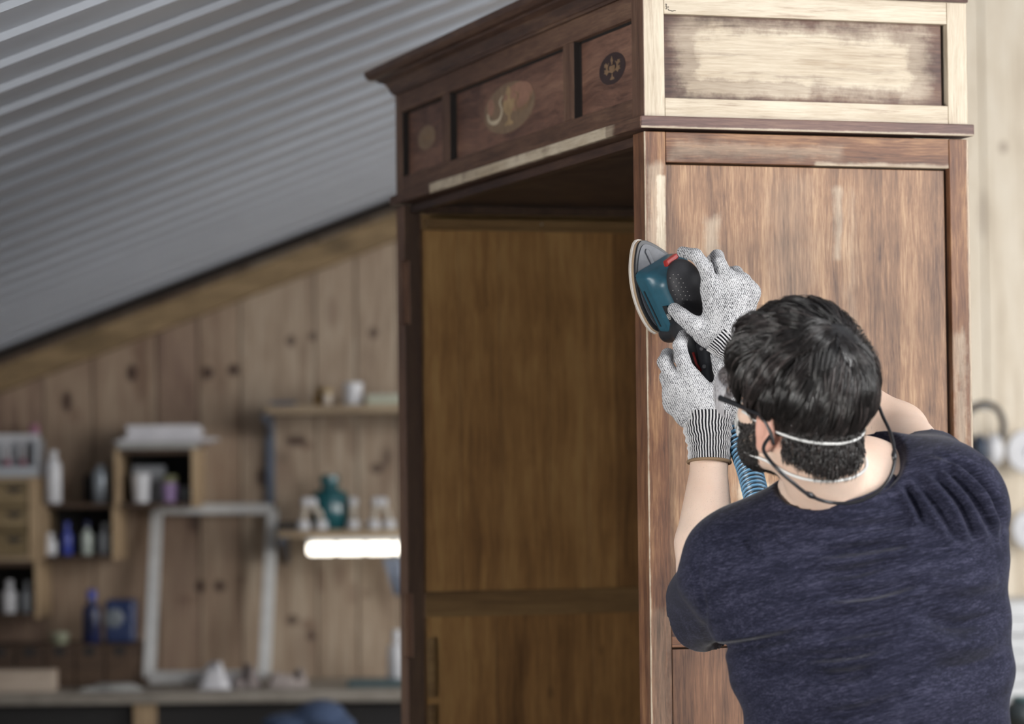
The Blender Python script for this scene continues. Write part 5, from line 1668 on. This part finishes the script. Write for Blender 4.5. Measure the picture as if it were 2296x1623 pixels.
def crumple(px0, px1, py0, Y, dep, label, mat, seed, name='crumpled_cloth', cat='cloth'):
    r_ = np.random.RandomState(seed)
    a_ = at(px0, 1530, Y).x; b_ = at(px1, 1530, Y).x; h = at((px0 + px1) / 2, py0, Y).z - BZ
    n, m = 26, 14
    ph_ = r_.uniform(0, 6, 8)
    V, Fc = [], []
    for j in range(m + 1):
        for i in range(n + 1):
            u, v_ = i / n, j / m
            e_ = math.sin(PI * u) ** .6 * math.sin(PI * v_) ** .5
            z = min(1, 1.5 * e_) * h * (.62 + .24 * math.sin(7 * u + ph_[0] + 4 * v_) + .14 * math.sin(12 * u + 6 * v_ + ph_[1]))
            V.append((a_ + (b_ - a_) * u, Y - dep / 2 + dep * v_, BZ + .002 + max(z, 0)))
    for j in range(m):
        for i in range(n): Fc.append((j * (n + 1) + i, j * (n + 1) + i + 1, (j + 1) * (n + 1) + i + 1, (j + 1) * (n + 1) + i))
    k0 = len(V)
    V += [(p[0], p[1], BZ + .0005) for p in (V[0], V[n], V[-1], V[-1 - n])]
    Fc.append((k0, k0 + 3, k0 + 2, k0 + 1))
    e = thing(name, ((a_ + b_) / 2, Y, BZ), label, cat)
    mobj('cloth', (V, Fc), mat, e, world=True, smooth=True)
crumple(448, 520, 1474, 10.0, .14, 'crumpled white paper on the workbench inside the white frame', m_pap, 3, 'crumpled_paper', 'paper')
crumple(526, 585, 1486, 10.02, .12, 'rumpled brownish cloth beside the white paper on the workbench', plain('taupe_cloth', (.26, .22, .21), .9), 5)
crumple(600, 690, 1494, 10.0, .12, 'flat pinkish cloth right of the white frame on the workbench', plain('rose_cloth', (.36, .31, .29), .9), 8)
crumple(180, 320, 1530, 9.95, .12, 'thin grey paper lying before the dark drawer box on the workbench', m_pap2, 11, 'crumpled_paper', 'paper')
x0q, x1q, a_, b_ = rect(780, 930, 1508, 1536, 10.0)
tl_ = thing('toolbox_tray', ((x0q + x1q) / 2, 10.0, BZ), 'flat dark teal tray on the workbench beside the wardrobe', 'tray')
mobj('tray_body', box(x0q, x1q, 9.95, 10.1, BZ, BZ + .022), plain('teal_tray', (.06, .10, .11), .5), tl_, world=True, bevel=.004)
bottle('bottle', 890, 1510, 1412, 40, 10.05, m_wh, 'white bottle on the workbench right beside the wardrobe', zfix=BZ + .0225)
# dark boxes below the bench and a blue bag
for px0, px1, lab in ((340, 545, 'black crate under the workbench, right of the leg'), (-100, 300, 'wide black crate under the workbench at the left')):
    x0q, x1q, a_, b_ = rect(px0, px1, 1590, 1700, 10.0)
    e = thing('crate', ((x0q + x1q) / 2, 10.1, 0), lab, 'crate')
    zt2 = BZ - .17
    mobj('crate_body', join(box(x0q, x0q + .015, 9.98, 10.34, 0, zt2), box(x1q - .015, x1q, 9.98, 10.34, 0, zt2), box(x0q, x1q, 9.98, 9.995, 0, zt2), box(x0q, x1q, 10.325, 10.34, 0, zt2), box(x0q, x1q, 9.98, 10.34, 0, .015)), m_blackin, e, world=True)
    mobj('crate_rim', join(box(x0q - .008, x1q + .008, 9.972, 9.98, zt2 - .03, zt2)), m_bl2, e, world=True)
# blue padded jacket over a low stool in front of the bench
e = thing('stool', (at(680, 1600, 9.4).x, 9.45, 0), 'wooden stool before the workbench under a blue jacket', 'stool')
cx_ = at(690, 1600, 9.4).x
zs = at(690, 1640, 9.4).z
mobj('seat', lathe([(.15, 0), (.155, .01), (.155, .03), (.15, .035)], 24, (cx_, 9.45, zs - .035)), m_shelf, e, world=True, smooth='auto')
for sx, sy in ((-1, -1), (1, -1), (1, 1), (-1, 1)):
    mobj('leg', tube([(cx_ + sx * .1, 9.45 + sy * .1, zs - .036), (cx_ + sx * .15, 9.45 + sy * .15, .0)], .016, 10), m_shelf_v, e, world=True)
jk = su([ell((cx_ + .035, 9.45, zs + .040), (.075, .10, .050)), (ell((cx_ - .05, 9.46, zs + .022), (.09, .10, .030)), .02), (ell((cx_ + .09, 9.43, zs + .015), (.05, .07, .03)), .02)], .02)
v, f = surfnet(lambda P: np.maximum(jk(P), zs + .0008 - P[..., 2]), (cx_ - .2, 9.3, zs - .02), (cx_ + .2, 9.6, zs + .13), .006)
e = thing('folded_jacket', (cx_, 9.45, zs), 'blue jacket bundled on the stool before the workbench', 'jacket')
mobj('cloth', (v, f), plain('denim_blue', (.055, .085, .16), .9), e, world=True, smooth=True)

# ---------------- right of the wardrobe: ear defenders, discs, white boards
YR = 10.3
hk = at(2208, 905, YR)
ed = thing('ear_defenders', (hk.x, YR, at(2215, 1045, YR).z), 'ear defenders with a white cup and black headband hanging right of the wardrobe', 'ear defenders')
band = [at(2170, 985, YR), at(2166, 940, YR), at(2180, 915, YR), at(2208, 905, YR), at(2236, 918, YR), at(2250, 950, YR), at(2246, 985, YR)]
mobj('headband', tube(catmull(band, 5), .011, 8), plain('black_band', (.03, .025, .025), .6), ed, world=True, smooth=True)
for px, m_, nm in ((2170, m_blackin, 'inner_cup'), (2196, plain('navy_cup', (.035, .05, .08), .5), 'cushion'), (2228, m_wh, 'ear_cup')):
    c = at(px, 1008, YR)
    vv, ff = surfnet(ell(c, (.024 if px != 2228 else .032, .045, .052)), tuple(c - Vector((.06,) * 3)), tuple(c + Vector((.06,) * 3)), .005)
    mobj(nm, (vv, ff), m_, ed, world=True, smooth=True)
mobj('hook', tube([(hk.x, YR + .2, hk.z - .016), (hk.x, YR - .02, hk.z - .016)], .004, 8), m_steel, ed, world=True)
for px, py, rpx, lab in ((2302, 1012, 50, 'upper white sanding disc on the wall at the right edge'), (2312, 1186, 48, 'lower white sanding disc on the wall at the right edge')):
    c = at(px, py, YR + .1)
    e = thing('sanding_disc', (c.x, YR + .1, c.z), lab, 'disc', 'white discs hanging on the wall')
    r_ = rpx * YR / F_PX
    M_ = Matrix.Translation((0, 0, 0)) @ Matrix.Rotation(PI / 2, 4, 'X')
    mobj('disc', tf(lathe([(r_ * .98, 0), (r_, .01), (r_, .04), (r_ * .96, .05), (r_ * .3, .052), (r_ * .28, .03), (.001, .03)], 36), M_), m_wh, e, smooth='auto')
    mobj('peg', tf(lathe([(.006, -.17), (.006, .06)], 10), M_), m_steel, e, smooth='auto')
# stack of white boards standing against the wall, bottom right
x0q, x1q, a_, zt3 = rect(2080, 2420, 1352, 1700, 9.9)
e = thing('board_stack', ((x0q + x1q) / 2, 10.1, 0), 'white painted horizontal boards stacked against the wall at the right edge', 'boards')
nb = 22; hh_ = zt3 / nb
for k in range(nb):
    oy = .006 * ((k * 7) % 5)
    mobj('board', box(x0q + .01 * ((k * 3) % 4), x1q, 9.95 + oy, 10.45, k * hh_ + .001, (k + 1) * hh_ - .0015), plain('white_board', (.66, .67, .68), .6) if k == 0 else bpy.data.materials['white_board'], e, world=True, bevel=.003)
# dark sander standing on something at the lower right corner
c = at(2292, 1608, 9.0)
e = thing('side_table', (c.x + .05, 9.05, 0), 'low pine table at the lower right corner', 'table')
zt4 = at(2292, 1640, 9.0).z
mobj('table_top', box(c.x - .1, c.x + .45, 8.85, 9.25, zt4 - .03, zt4), m_shelf, e, world=True, bevel=.003)
for sx in (c.x - .07, c.x + .41):
    for sy in (8.88, 9.22): mobj('leg', box(sx - .02, sx + .02, sy - .02, sy + .02, 0, zt4 - .0305), m_shelf_v, e, world=True)
e = thing('orbital_sander', (c.x, 9.0, zt4), 'dark grey round power tool on the low table at the lower right corner', 'power tool')
o_ = su([ell((c.x, 9.0, zt4 + .045), (.055, .055, .045)), (cap((c.x, 9.0, zt4 + .02), (c.x + .12, 9.0, zt4 + .05), .02, .022), .02)], .02)
v, f = surfnet(lambda P: np.maximum(o_(P), zt4 + .001 - P[..., 2]), (c.x - .09, 8.9, zt4 - .02), (c.x + .18, 9.1, zt4 + .12), .005)
mobj('tool_body', (v, f), plain('dark_tool', (.04, .05, .055), .4), e, world=True, smooth=True)
mobj('tool_disc', lathe([(.03, 0), (.03, .008), (.02, .011)], 20, (c.x, 9.0, zt4 + .088)), plain('teal_disc', (.05, .12, .13), .4), e, world=True, smooth='auto')
